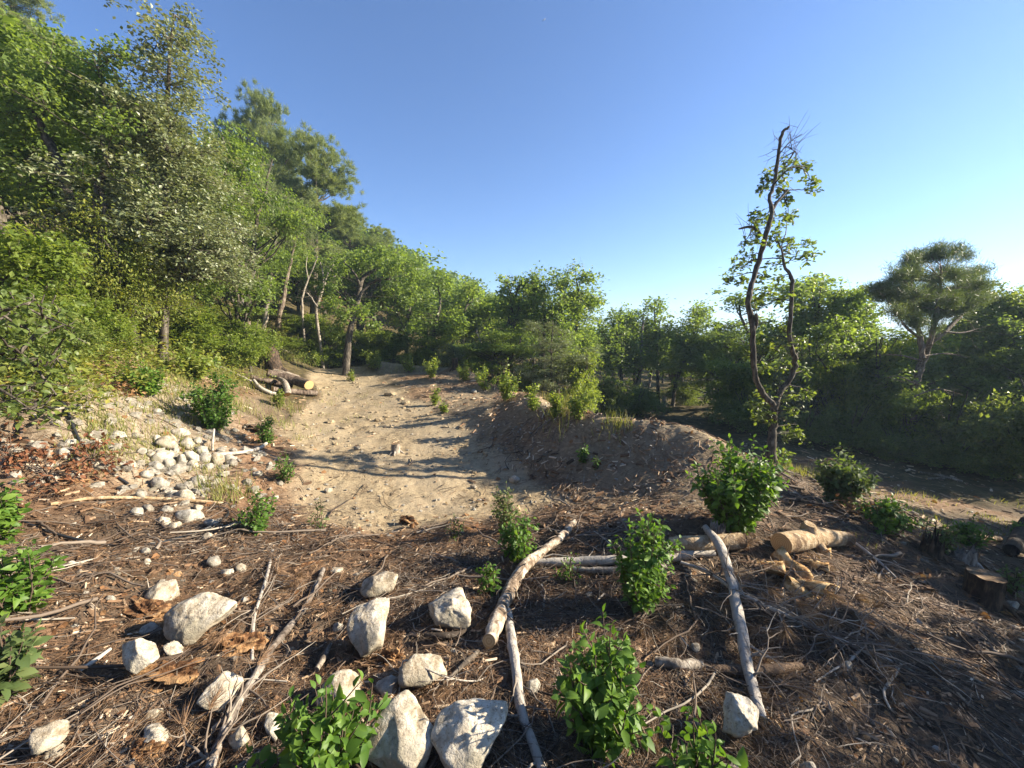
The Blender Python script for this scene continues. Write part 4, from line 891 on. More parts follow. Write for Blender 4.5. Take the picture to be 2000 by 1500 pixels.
# ------------------------------------------------------------------ stones
STONES = 'pale limestone rocks lying on the mound'
def icos(n):
    import bmesh
    bm = bmesh.new(); bmesh.ops.create_icosphere(bm, subdivisions=n, radius=1.0); bm.verts.ensure_lookup_table()
    v = np.array([x.co[:] for x in bm.verts]); f = np.array([[a.index for a in p.verts] for p in bm.faces]); bm.free(); return v, f
ICO = {n: icos(n) for n in (2, 3, 4, 5)}
def star(rng, d, planes, p=16):
    s = np.zeros(len(d))
    for n, dist in planes: s += np.maximum(d @ n / dist, 1e-4) ** p
    return s ** (-1 / p)
ROCKS = []
def rough(v, rng, size, amt):
    nrm = unit(v); k = 1 / size
    n = noise3(v * k, rng, 2.6, 10) * .55 - np.abs(noise3(v * k, rng, 4.5, 9)) * .55 + noise3(v * k, rng, 9, 12) * .28 - np.abs(noise3(v * k, rng, 15, 12)) * .28 + noise3(v * k, rng, 30, 14) * .12
    return v + nrm * (n * amt * size)[:, None]
def rock(label, poly, seed, depth=.55, tilt=.3, sub=4, amt=.05, mat='limestone', group=STONES, name='rock', cat='rock', sink=.14, chips=3):
    """a boulder whose face towards the viewer has the outline poly (photo pixels); it has its own depth and sits in the ground"""
    rng = rs(seed); q = np.array(poly, float); c0 = (q.max(0) + q.min(0)) / 2; cx, cy = c0
    h = np.ptp(q[:, 1]); w = np.ptp(q[:, 0])
    t = Gt(cx, min(q[:, 1].max() - h * sink, 1640)); c = P(cx, cy, t); r0 = c - [0, 0, CZ]; D = np.linalg.norm(r0)
    fw = r0 / D; ri = unit(np.cross(fw, [0, 0, 1.0])); up = np.cross(ri, fw)
    Q = np.array([ray(*v) for v in q]); Q = Q * (D / (Q @ fw))[:, None]; q2 = np.stack([Q @ ri, Q @ up], 1)      # the outline seen square on, in metres
    size = .5 * math.sqrt(np.ptp(q2[:, 0]) * np.ptp(q2[:, 1])); dep = size * 2 * depth
    cen = (q2.max(0) + q2.min(0)) / 2; planes = []; n = len(q2); a2 = np.sum(q2[:, 0] * np.roll(q2[:, 1], -1) - np.roll(q2[:, 0], -1) * q2[:, 1])
    for i in range(n):
        a = q2[i]; b = q2[(i + 1) % n]; e = b - a; nn = np.array([e[1], -e[0]]) * (1 if a2 > 0 else -1); L = np.hypot(*nn)
        if L < .02 * size: continue
        nn = nn / L; dist = max(((a + b) / 2 - cen) @ nn, .05 * size); k = rng.normal() * tilt
        planes.append((unit(ri * nn[0] + up * nn[1] + fw * k), dist * (1.02 + abs(k) * .12)))
    for i in range(4): planes.append((unit(-fw + ri * rng.normal() * .55 + up * (rng.normal() * .45 + .25)), dep * rng.uniform(.44, .58)))
    for i in range(3): planes.append((unit(fw + ri * rng.normal() * .4 + up * rng.normal() * .4), dep * rng.uniform(.5, .7)))
    planes.append((np.array([0, 0, -1.0]), max(size, .05)))
    for i in range(chips):                                # broken corners
        d = unit(rng.normal(size=3)); rr = star(rng, d[None], planes, 30)[0]; planes.append((unit(d + rng.normal(size=3) * .25), rr * rng.uniform(.92, .985)))
    d, f = ICO[sub]; wv = unit(d + .10 * np.stack([noise3(d, rng, 3, 8), noise3(d, rng, 3, 8), noise3(d, rng, 3, 8)], 1)); v = d * star(rng, wv, planes, 40)[:, None]
    v = rough(v, rng, size, amt * 1.15)
    M3 = np.stack([ri, up, fw]); lo = q2.min(0) / D; hi = q2.max(0) / D; off = cen / D     # fit width and height to the outline
    for _ in range(3):
        l = v @ M3.T; X = off[None] * 0 + l[:, :2] / (D + l[:, 2:3]); f2 = (hi - lo) / np.ptp(X, axis=0); mid = (X.max(0) + X.min(0)) / 2
        l[:, :2] = (l[:, :2] - mid * D) * f2; v = l @ M3
    if sub > 3: ROCKS.append((c[0], c[1], size))
    o = obj(name, mesh(name, v, [f], [M[mat]], sub > 2, {'tint': np.full(len(v), .5)}), None, c)
    return tag(o, label, cat, group)
rock('pointed boulder at the bottom edge, tallest of the front pair', [(792, 1342), (818, 1372), (856, 1420), (842, 1465), (816, 1510), (770, 1525), (712, 1490), (716, 1416), (760, 1374)], 1, .55, sub=5, amt=.045)
rock('wide sloping boulder at the bottom edge right of the pointed boulder', [(958, 1356), (994, 1374), (996, 1414), (964, 1484), (940, 1525), (870, 1530), (842, 1490), (856, 1434), (876, 1394), (900, 1380)], 2, .6, sub=5, amt=.045)
rock('upright square-topped boulder under a smaller stone, centre', [(702, 1176), (762, 1166), (764, 1222), (758, 1262), (716, 1284), (686, 1252), (678, 1228), (692, 1196)], 3, .6, sub=5, amt=.04)
rock('egg-shaped stone leaning on the square-topped boulder', [(703, 1154), (722, 1130), (760, 1115), (779, 1128), (774, 1150), (732, 1171), (708, 1168)], 4, .6)
rock('round rough boulder left of the peeling branch', [(836, 1168), (876, 1147), (908, 1152), (922, 1188), (916, 1218), (876, 1232), (844, 1222)], 5, .75, sub=5, amt=.07)
rock('brownish boulder with thin dead twigs lying over it', [(800, 1278), (856, 1272), (873, 1292), (872, 1322), (824, 1342), (780, 1334), (778, 1300)], 6, .7, amt=.06)
rock('flat grey boulder half hidden by the bottom sapling', [(622, 1334), (660, 1312), (690, 1307), (714, 1340), (704, 1372), (640, 1384), (616, 1366)], 7, .6)
rock('low bluish-grey stone between pointed boulder and brownish boulder', [(728, 1342), (758, 1319), (781, 1328), (772, 1356), (740, 1362)], 8, .6, mat='grey_stone')
rock('white knobbly rock at the foot of the long leaning branch', [(1416, 1356), (1456, 1364), (1481, 1388), (1477, 1430), (1440, 1444), (1411, 1434), (1410, 1380)], 33, .8, sink=-.12, chips=0, tilt=.04, sub=5, amt=.075)
rock('largest slanted boulder with lichen on the left', [(327, 1198), (358, 1170), (399, 1150), (427, 1152), (467, 1179), (451, 1199), (392, 1246), (360, 1256), (322, 1238)], 10, .6, sub=5, amt=.055)
rock('flat-bottomed stone just above the slanted lichen boulder', [(281, 1161), (311, 1140), (347, 1133), (353, 1166), (327, 1183), (300, 1176)], 11, .6)
rock('blocky white rock left of the orange rotten wood', [(237, 1254), (273, 1239), (303, 1252), (313, 1278), (262, 1315), (242, 1302)], 12, .7, sub=5, sink=-.1, chips=1, tilt=.12)
rock('small cracked stone between blocky rock and lichen boulder', [(318, 1264), (346, 1248), (365, 1270), (340, 1290)], 13, .7)
rock('wedge-shaped rock leaning against the long left branch', [(385, 1382), (405, 1344), (437, 1309), (468, 1304), (478, 1331), (452, 1368), (413, 1397)], 14, .5, sub=5)
rock('flat white slab near the bottom left corner', [(54, 1428), (116, 1396), (142, 1427), (108, 1459), (68, 1476)], 15, .35, amt=.03, sink=-.05, chips=0, tilt=.1)
rock('small pale stone under the flat white slab', [(84, 1472), (130, 1450), (124, 1480), (96, 1492)], 16, .6)
rock('angular stone right of the long left branch near the bottom', [(445, 1436), (472, 1415), (489, 1445), (460, 1470)], 17, .7)
rock('tall narrow stone left of the bottom sapling', [(515, 1397), (546, 1386), (551, 1412), (534, 1452), (519, 1438)], 18, .7)
rock('dusty grey stone beside the grey branch', [(1028, 1330), (1044, 1324), (1056, 1334), (1050, 1352), (1036, 1360), (1026, 1346)], 19, .7, mat='grey_stone')
rock('shaded grey stone behind the blocky white rock', [(270, 1230), (296, 1216), (318, 1228), (308, 1244), (280, 1246)], 20, .7, mat='grey_stone')
rock('top stone of the pale cluster at the bottom left', [(283, 1386), (312, 1382), (322, 1400), (300, 1412), (282, 1404)], 21, .7)
rock('bottom stone of the pale cluster at the bottom left', [(278, 1420), (312, 1414), (332, 1436), (318, 1460), (288, 1452)], 22, .7)
rock('small stone left of the pale cluster', [(244, 1404), (262, 1394), (270, 1408), (250, 1420)], 23, .7)
def stone(px, py, w, h, label, group, seed, sub=3):
    a = np.linspace(0, 6.283, 7)[:-1] + seed * .7; rng = rs(seed + 7)
    rr = rng.uniform(.85, 1.1, 6)
    return rock(label, [(px + math.cos(x) * w * .52 * r, py + math.sin(x) * h * .55 * r) for x, r in zip(a, rr)], seed, .85, .35, sub, .07, 'limestone' if rng.random() < .45 else 'grey_stone', group, 'stone', 'stone', .2)
PILE = 'pale stones heaped at the foot of the left slope'
NUP = 7
ORD = ['first','second','third','fourth','fifth','sixth','seventh','eighth','ninth','tenth','eleventh','twelfth'] + ['thirteenth','fourteenth']
for i, (x, y, w, h) in enumerate(sorted([(353, 846, 40, 18), (327, 866, 48, 30), (367, 866, 30, 24), (341, 879, 24, 16), (394, 880, 26, 20), (373, 892, 38, 26), (318, 892, 46, 28), (355, 900, 22, 24), (329, 902, 34, 26), (401, 895, 28, 24), (425, 898, 28, 26), (448, 893, 30, 20), (453, 905, 28, 16), (305, 909, 32, 20), (347, 917, 46, 20), (376, 907, 24, 16), (408, 912, 22, 14), (296, 888, 22, 14), (386, 860, 20, 14), (432, 880, 22, 12)], key=lambda s: (s[1] > 885, s[0]))):
    up = i < NUP; stone(x, y, w, h, 'pale rounded stone in the heap, %s from the left in its %s half' % (ORD[i if up else i - NUP], 'upper' if up else 'lower'), PILE, 100 + i)
STRING = 'pale stones strewn down the left side below the heap'
for i, (x, y, w, h, lab) in enumerate([(312, 945, 38, 30, 'peaked white stone just below the heap'), (360, 950, 38, 18, 'flat stone right of the peaked white stone'), (277, 967, 28, 18, 'small stone left of the loose row below the heap'), (360, 969, 48, 24, 'broad stone in the middle of the loose row'), (390, 940, 36, 24, 'grey stone under the right end of the heap'), (286, 926, 32, 16, 'flat stone under the left end of the heap'),
    (503, 926, 22, 12, 'lone stone on the bare bank right of the heap'), (269, 1001, 28, 20, 'stone at the left end of the row by the black hose'), (290, 994, 26, 16, 'second stone in the row by the black hose'), (325, 994, 28, 18, 'third stone in the row by the black hose'), (371, 1007, 66, 24, 'long white slab lying by the bend of the black hose'), (319, 1020, 32, 22, 'rough stone left under the long white slab'), (342, 1028, 28, 16, 'small stone under the long white slab'),
    (414, 1022, 34, 16, 'flat stone inside the bend of the black hose'), (388, 992, 22, 12, 'small stone above the long white slab'), (418, 1096, 30, 20, 'bright stone among twigs below the hose bend'), (471, 1110, 26, 20, 'rounded stone right of the bright stone in the twigs'), (444, 1119, 26, 16, 'dirty stone between the two bright stones in the twigs'), (407, 1048, 26, 16, 'angular white stone just below the hose bend'), (284, 1079, 24, 16, 'small stone under the hose, left'), (288, 1098, 16, 14, 'pebble below the small stone under the hose'),
    (141, 1102, 22, 16, 'small white stone above the left saplings'), (156, 1119, 16, 12, 'pebble beside the small white stone near the left saplings'), (217, 1170, 24, 14, 'flat pale stone left of the flat-bottomed stone'), (122, 887, 34, 24, 'white stone under the red dead brush'), (17, 1459, 24, 18, 'stone in the very bottom left corner'), (655, 1113, 30, 14, 'white flat stone at the top of the long left branch'),
    (1150, 1162, 16, 12, 'white pebble by the pine cones'), (660, 1225, 26, 22, 'half-buried stone left of the square-topped boulder'), (1356, 1265, 22, 20, 'grey stone under the dead pine branch'), (1654, 1297, 26, 16, 'pale flat chip of stone on the bare right slope'), (1985, 1358, 40, 16, 'flat white stone at the right edge'), (1975, 1182, 34, 22, 'white rock at the right edge behind the stump'), (1575, 1495, 40, 18, 'white stone cut by the bottom edge on the right'),
    (1005, 936, 24, 16, 'stone on the flat clearing floor near the berm foot'), (642, 958, 18, 12, 'stone on the left border of the clearing floor'), (698, 876, 14, 9, 'small stone left of the stub in the clearing'), (926, 951, 14, 9, 'small stone in the right half of the clearing floor'), (1210, 782, 14, 10, 'pale stone on the lower clearing, left'), (925, 764, 12, 8, 'white stone half-way up the berm')]):
    stone(x, y, w, h, lab, STRING, 200 + i)
SLOPE = 'pale stones bedded in the left slope'
rg = rs(77)
ORD = ['first','second','third','fourth','fifth','sixth','seventh','eighth','ninth','tenth','eleventh','twelfth']
for row, (y0, rn) in enumerate([(765, 'top'), (815, 'second'), (865, 'third'), (915, 'lowest')]):
    for i in range(7):
        x = 70 + i * 38 + rg.uniform(-9, 9); y = y0 + rg.uniform(-20, 20); s = rg.uniform(9, 22) * (1 + (y - 750) / 500)
        stone(x, y, s, s * .6, 'small pale stone in the loose left slope, %s from the left in the %s row' % (ORD[i], rn), SLOPE, 300 + i + row * 20, 2)

# ------------------------------------------------------------------ logs, branches, stumps
def gpt(px, py, lift):
    t = _march(px, py, lambda x, y: H(x, y) + lift); return P(px, py, t), t
def smooth(p, m):
    n = len(p); u = np.linspace(0, n - 1, m); pe = np.vstack([2 * p[0] - p[1], p, 2 * p[-1] - p[-2]]); i = np.minimum(u.astype(int), n - 2); f = (u - i)[:, None]
    a, b, c, d = pe[i], pe[i + 1], pe[i + 2], pe[i + 3]
    return .5 * (2 * b + (c - a) * f + (2 * a - 5 * b + 4 * c - d) * f ** 2 + (3 * b - a - 3 * c + d) * f ** 3)
def limb(pts, wd, lift=0.0, rng=None, knob=.14, seg=5):
    """pts in photo pixels lying on the ground (a third value is extra lift); returns polyline and radii in the world"""
    W = []; R = []
    for i, p in enumerate(pts):
        w = np.interp(i / (len(pts) - 1), np.linspace(0, 1, len(wd)), wd); l = lift + (p[2] if len(p) > 2 else 0)
        q, t = gpt(p[0], p[1], max(w * 3.2 / FPX * .5, .006) + l); q, t = gpt(p[0], p[1], w * t / FPX * .5 + l); W.append(q); R.append(w * t / FPX / 2 * .84)
    m = (len(pts) - 1) * seg + 1; P_ = smooth(np.array(W), m); R_ = np.interp(np.linspace(0, len(pts) - 1, m), np.arange(len(pts)), R)
    if rng is not None: P_[1:-1] += rng.normal(size=(m - 2, 3)) * R_[1:-1, None] * min(.12, knob * 1.0); R_ = R_ * (1 + np.convolve(np.pad(rng.normal(size=m), 2, mode='edge'), [.3, .55, .65, .55, .3], 'valid')[:m] * knob * .8)
    return P_, np.abs(R_)
def twigs_on(rng, p, r, n, ln, up=.35):
    o = []
    for _ in range(n):
        k = rng.integers(len(p) // 6, len(p)); d = unit(np.array([rng.normal(), rng.normal(), abs(rng.normal()) * up])); L = ln * rng.uniform(.4, 1.2)
        a = p[k]; e = a + d * L; e[2] = max(e[2] - .1 * L, gz(e[0], e[1]) + .005)
        q = wob(bez(a, (a + e) / 2 + rng.normal(size=3) * .12 * L + [0, 0, .1 * L], e, 7), rng, .012 * L / .3); rr = np.linspace(min(r[k] * .5, .006), .0015, 7); o.append((q, rr))
        for _ in range(rng.integers(0, 3)):
            j = rng.integers(2, 6); e2 = q[j] + unit(d + rng.normal(size=3) * .8) * L * .4; o.append((wob(bez(q[j], (q[j] + e2) / 2, e2, 5), rng, .006), np.linspace(.003, .001, 5)))
    return o
def round_end(o, c, n, r, seed):
    rng = rs(seed); n = unit(n); u = unit(np.cross(n, [.3, .1, 1.0])); w = np.cross(n, u); k = 16; a = np.arange(k) * 6.283 / k
    rr = r * (1 + .05 * np.sin(a * 2 + seed) + .02 * rng.normal(size=k)); ring = (u * np.cos(a)[:, None] + w * np.sin(a)[:, None]) * rr[:, None]
    v = np.vstack([ring, ring * .5 + n * r * .02, [n * r * .03]]) ; q = [(i, (i + 1) % k, k + (i + 1) % k, k + i) for i in range(k)]; tr = [(k + i, k + (i + 1) % k, 2 * k) for i in range(k)]
    e = obj('cut_end', mesh('cut_end', v, [np.array(q), np.array(tr)], [M['cut_face']], True, {'tint': np.full(len(v), .5)}), o, c - np.array(o.location) + n * .002)
    return e
def log(label, pts, wd, mat, seed, cat='log', name='log', lift=0, ends=(True, True), stubs=(), twigs=0, tl=.25, group=None, knob=.03, sides=14, needles=None):
    rng = rs(seed); p, r = limb(pts, wd, lift, rng, knob); o = thing(name, label, cat, p[len(p) // 2] - [0, 0, r.mean()], 0, group); off = np.array(o.location)
    mb = MB(); tubes(mb, [(p - off, r)], sides, [rng.random()], cap=True)
    # bark relief
    v = np.concatenate(mb.v); 
    for (i, dv, L, rr) in stubs:
        a = p[i]; e = a + IR * dv[0] * L + IU * dv[1] * L - IF * dv[2] * L; s = wob(bez(a, (a + e) / 2, e, 6), rng, rr * .1); tubes(mb, [(s - off, np.linspace(rr * 1.5, rr, 6) * np.array([1.2, 1.1, 1, 1, 1, .85]))], 10, [rng.random()], cap=True)
    bark = obj('bark' if cat == 'log' else 'wood', mb.mesh('bark', [M[mat]]), o)
    if ends[0]: round_end(o, p[0], p[0] - p[1], r[0] * .98, seed)
    if ends[1]: round_end(o, p[-1], p[-1] - p[-2], r[-1] * .98, seed + 1)
    if twigs:
        tw = twigs_on(rng, p, r, twigs, tl); tb = MB(); tubes(tb, [(a - off, b) for a, b in tw], 4, [rng.uniform(.5, 1.0) for _ in tw]); obj('twigs', tb.mesh('twigs', [M['twig']]), o, kind='stuff')
        if needles:
            nb = MB(); c = np.array([a[-1] for a, b in tw if len(a) == 7])[:needles] - off; dn = np.array([a[-1] - a[-2] for a, b in tw if len(a) == 7])[:needles]
            tuft(nb, rng, c, dn); obj('needles', nb.mesh('needles', [M['dry_needle']], False), o, kind='stuff')
    return o, p, r
def tuft(nb, rng, c, d, n=70, ln=.10, spread=.55, hang=.5):
    N = len(c); d = unit(d) + np.array([0, 0, -hang]); ax = np.repeat(unit(d), n, 0) + rng.normal(size=(N * n, 3)) * spread
    pos = np.repeat(c, n, 0) - np.repeat(unit(d), n, 0) * rng.uniform(0, .05, (N * n, 1)) + rng.normal(size=(N * n, 3)) * .004
    leaf_batch(nb, pos, ax, rdir(rng, N * n), ln * rng.uniform(.7, 1.2, N * n), NEED, rng.random(N * n), .28)
LOGS = 'cut logs and fallen branches'
log('thick peeled log with a stub on the mound edge, right of the big sapling', [(1526, 1062), (1560, 1056), (1592, 1049), (1628, 1051), (1660, 1053)], [48, 47, 46, 36, 31], 'stripped_log', 1, knob=.012, stubs=[(8, (-.05, 1, .1), .125, .05), (9, (.2, -.6, .9), .12, .035)], group=LOGS)
log('peeled pale log under the top of the long leaning branch', [(1308, 1062), (1350, 1062), (1400, 1060), (1450, 1056)], [30, 36, 36, 34], 'stripped_log', 2, knob=.015, group=LOGS)
log('long white weathered log lying across behind the saplings', [(1034, 1098), (1090, 1097), (1150, 1096), (1210, 1094), (1290, 1088), (1345, 1083), (1395, 1080)], [15, 20, 20, 21, 20, 18, 14], 'dead_wood', 3, group=LOGS, knob=.08, twigs=10)
log('second thinner weathered log under the long white one', [(1120, 1112), (1180, 1114), (1240, 1112), (1300, 1108)], [13, 15, 14, 12], 'dead_wood', 4, group=LOGS, knob=.08)
log('short thin pole above the long white weathered log', [(1125, 1087), (1160, 1086), (1196, 1084)], [9, 9, 8], 'grey_branch', 5, group=LOGS)
b1 = log('broken main branch with peeling bark running up to the forked tip, centre', [(955, 1252), (970, 1215), (985, 1180), (1003, 1140), (1022, 1108), (1050, 1085), (1078, 1062), (1105, 1040), (1122, 1018)], [36, 34, 32, 28, 24, 21, 18, 17, 13], 'peeling_bark', 6, 'branch', 'branch', .02, stubs=[(33, (-.6, .6, .3), .10, .014)], group=LOGS, knob=.10, twigs=8, tl=.2)
log('grey branch running down to the bottom edge from the peeling branch', [(992, 1195), (998, 1240), (1006, 1290), (1012, 1340), (1020, 1395), (1036, 1440), (1058, 1500), (1075, 1545)], [18, 22, 24, 24, 27, 24, 22, 22], 'grey_branch', 7, 'branch', 'branch', .01, ends=(False, False), stubs=[(10, (1, -.75, .1), .16, .011), (22, (-.3, -.8, .4), .05, .013)], group=LOGS, knob=.08, twigs=6)
log('long grey branch leaning down from the pale log to the white knobbly rock', [(1378, 1030, .10), (1405, 1065, .13), (1424, 1120, .14), (1438, 1180, .10), (1450, 1245, .06), (1462, 1310, .03), (1478, 1370, .01), (1489, 1408)], [14, 22, 22, 24, 25, 24, 25, 20], 'grey_branch', 8, 'branch', 'branch', 0, ends=(False, True), group=LOGS, knob=.06, twigs=10)
log('long straight branch lying diagonally on the left', [(631, 1112), (612, 1155), (590, 1195), (562, 1228), (528, 1270), (500, 1318), (470, 1365), (445, 1410), (425, 1460), (408, 1505)], [10, 12, 14, 15, 16, 18, 19, 20, 22, 22], 'grey_branch', 9, 'branch', 'branch', .015, ends=(False, False), group=LOGS, knob=.07, twigs=16, tl=.3, needles=8)
log('dead pine branch with brown needle tufts and many thin twigs, right of centre', [(1330, 1098, .05), (1385, 1118, .10), (1432, 1150, .12), (1490, 1180, .10), (1560, 1212, .06), (1630, 1245, .03), (1690, 1270, .02), (1755, 1298)], [7, 9, 9, 9, 9, 9, 9, 7], 'dead_wood', 10, 'branch', 'branch', 0, ends=(False, False), group=LOGS, knob=.08, twigs=95, tl=.36, needles=30)
log('forked pale twig end below the dead pine branch', [(1675, 1262), (1710, 1268), (1735, 1262), (1752, 1250)], [6, 8, 10, 9], 'dead_wood', 11, 'branch', 'branch', .01, ends=(False, False), group=LOGS)
log('thin white twig curving down from the dead pine branch', [(1680, 1270), (1660, 1290), (1625, 1310), (1595, 1330)], [6, 5, 4, 3], 'dead_wood', 12, 'branch', 'branch', .01, ends=(False, False), group=LOGS, twigs=3, tl=.15)
log('short mossy log behind the tall near sapling', [(1282, 1292), (1325, 1298), (1370, 1300)], [20, 24, 20], 'dead_wood', 13, group=LOGS, knob=.1)
log('dark rotten log crossing under the long leaning branch', [(1375, 1305), (1440, 1312), (1500, 1308), (1565, 1300)], [18, 22, 22, 16], 'dark_stump', 14, group=LOGS, knob=.14)
log('curved dead branch between round boulder and peeling branch', [(830, 1240), (862, 1242), (900, 1236), (935, 1215), (970, 1190)], [12, 13, 12, 9, 6], 'grey_branch', 15, 'branch', 'branch', .01, ends=(False, False), group=LOGS, knob=.1)
log('bleached broken stick below the cut end of the peeling branch', [(940, 1268), (915, 1290), (890, 1312), (865, 1335)], [9, 11, 10, 6], 'dead_wood', 16, 'branch', 'branch', .01, ends=(False, False), group=LOGS, knob=.1)
log('white spindly twig arching over the brownish boulder', [(775, 1375), (785, 1320, .05), (790, 1290, .10), (830, 1305, .10), (880, 1325, .05), (930, 1330, .02), (955, 1318)], [4, 4, 4, 4, 4, 3, 2], 'dead_wood', 17, 'branch', 'branch', 0, ends=(False, False), group=LOGS, twigs=14, tl=.22)
log('long thin pale pole lying across the left side by the hose', [(98, 985), (170, 974), (240, 972), (310, 974), (380, 978), (436, 983)], [7, 8, 8, 8, 8, 6], 'stripped_log', 18, 'branch', 'branch', .01, ends=(False, False), group=LOGS, twigs=4)
log('thin dead branch running to the right above the stone heap', [(415, 888), (450, 886), (480, 882), (505, 876), (520, 866)], [9, 8, 7, 8, 7], 'dead_wood', 19, 'branch', 'branch', .02, ends=(False, False), group=LOGS)
log('upright thin grey stick in front of the stone heap', [(415, 880), (416, 858, .12), (418, 838, .22)], [6, 5, 4], 'dead_wood', 20, 'branch', 'branch', 0, ends=(False, False), group=LOGS)
log('thin branch with needles left of the long straight branch', [(532, 1075), (520, 1130), (505, 1175), (495, 1215), (492, 1290)], [7, 8, 7, 8, 6], 'grey_branch', 21, 'branch', 'branch', .01, ends=(False, False), group=LOGS, twigs=14, tl=.3, needles=9)
log('split stick standing out of the litter right of the long straight branch', [(618, 1308), (632, 1285), (646, 1258)], [13, 14, 9], 'dead_wood', 22, 'branch', 'branch', .02, ends=(False, False), group=LOGS)
log('bleached stick lying by the blocky white rock', [(155, 1310), (185, 1290), (215, 1268)], [9, 10, 7], 'dead_wood', 23, 'branch', 'branch', .01, ends=(False, False), group=LOGS)
log('curved root-like twig on the bare right slope', [(1668, 1058), (1690, 1075), (1720, 1100), (1750, 1128)], [5, 6, 6, 4], 'dead_wood', 24, 'branch', 'branch', .02, ends=(False, False), group=LOGS, twigs=5)
log('thin long twig in the lower right corner', [(1870, 1225), (1905, 1250), (1950, 1275), (2000, 1300)], [5, 6, 6, 4], 'grey_branch', 25, 'branch', 'branch', .01, ends=(False, False), group=LOGS, twigs=6)
log('stick with forked twigs near the lower centre right', [(1340, 1395), (1362, 1415), (1385, 1440)], [9, 11, 8], 'dead_wood', 26, 'branch', 'branch', .01, ends=(False, False), group=LOGS, twigs=3)
log('shaded stick lying by the right saplings', [(1540, 975), (1600, 985), (1660, 1010), (1720, 1035)], [5, 6, 6, 4], 'grey_branch', 27, 'branch', 'branch', .03, ends=(False, False), group=LOGS, twigs=14, tl=.3)
# far logs and the pile by the slope
log('cut pine log on the slope, its sawn end facing left', [(408, 679), (440, 685), (470, 691), (498, 697)], [13, 13, 12, 11], 'pine_bark', 30, group=LOGS)
log('dark fallen trunk above the cut pine log', [(350, 657), (380, 663), (412, 670), (440, 676)], [6, 8, 9, 9], 'dark_stump', 31, group=LOGS)
PILE2 = 'logs of the pile on the clearing edge'
log('thickest log of the pile with a bright sawn end facing the clearing', [(604, 752), (580, 744), (552, 735), (522, 728)], [23, 22, 20, 17], 'pine_bark', 32, group=PILE2, lift=.18)
log('lower log of the pile with a small pale sawn end', [(619, 768), (590, 766), (560, 763), (532, 760)], [13, 13, 13, 12], 'pine_bark', 33, group=PILE2)
log('crooked root piece standing before the pile', [(562, 770), (560, 757, .12), (554, 745, .22), (546, 740, .25)], [15, 14, 12, 9], 'dead_wood', 34, group=PILE2)
log('bent branch at the left end of the pile', [(550, 772), (525, 766), (505, 755), (495, 742)], [8, 9, 9, 7], 'dead_wood', 35, group=PILE2)
log('middle log of the pile, half hidden', [(572, 752), (545, 748), (515, 742), (490, 736)], [13, 13, 12, 10], 'pine_bark', 36, group=PILE2, lift=.05)
log('short log lying on top of the pile', [(585, 738), (560, 730), (535, 724)], [11, 11, 9], 'pine_bark', 47, group=PILE2, lift=.3)
log('long bare pole left of the pile', [(505, 752), (470, 735), (430, 716), (400, 702)], [5, 6, 5, 4], 'dead_wood', 37, 'branch', 'branch', 0, group=PILE2)
log('pale branch lying beyond the leaning stump', [(570, 690), (548, 682), (532, 670)], [5, 6, 5], 'dead_wood', 38, 'branch', 'branch', 0, group=LOGS)
log('white fallen branch in the grass far up the clearing', [(575, 686), (600, 690), (640, 694)], [4, 4, 3], 'dead_wood', 39, 'branch', 'branch', 0, group=LOGS)
log('pale log on the far side of the stumps at the right edge', [(1870, 1050), (1900, 1050), (1950, 1053)], [16, 16, 14], 'stripped_log', 40, group=LOGS)
log('dark thick log at the right edge above the stump', [(1975, 1075), (1990, 1050), (2010, 1020)], [26, 28, 28], 'dark_stump', 41, ends=(False, False), group=LOGS)
for i, (a, b, wh) in enumerate([((1795, 922), (1850, 930), 'upper left'), ((1810, 935), (1868, 933), 'lowest'), ((1830, 928), (1880, 940), 'rightmost')]):
    log('%s of three grey poles lying on the path under the hedge' % wh, [a, ((a[0] + b[0]) / 2, (a[1] + b[1]) / 2), b], [4, 5, 4], 'dead_wood', 42 + i, group='grey poles on the path under the hedge')
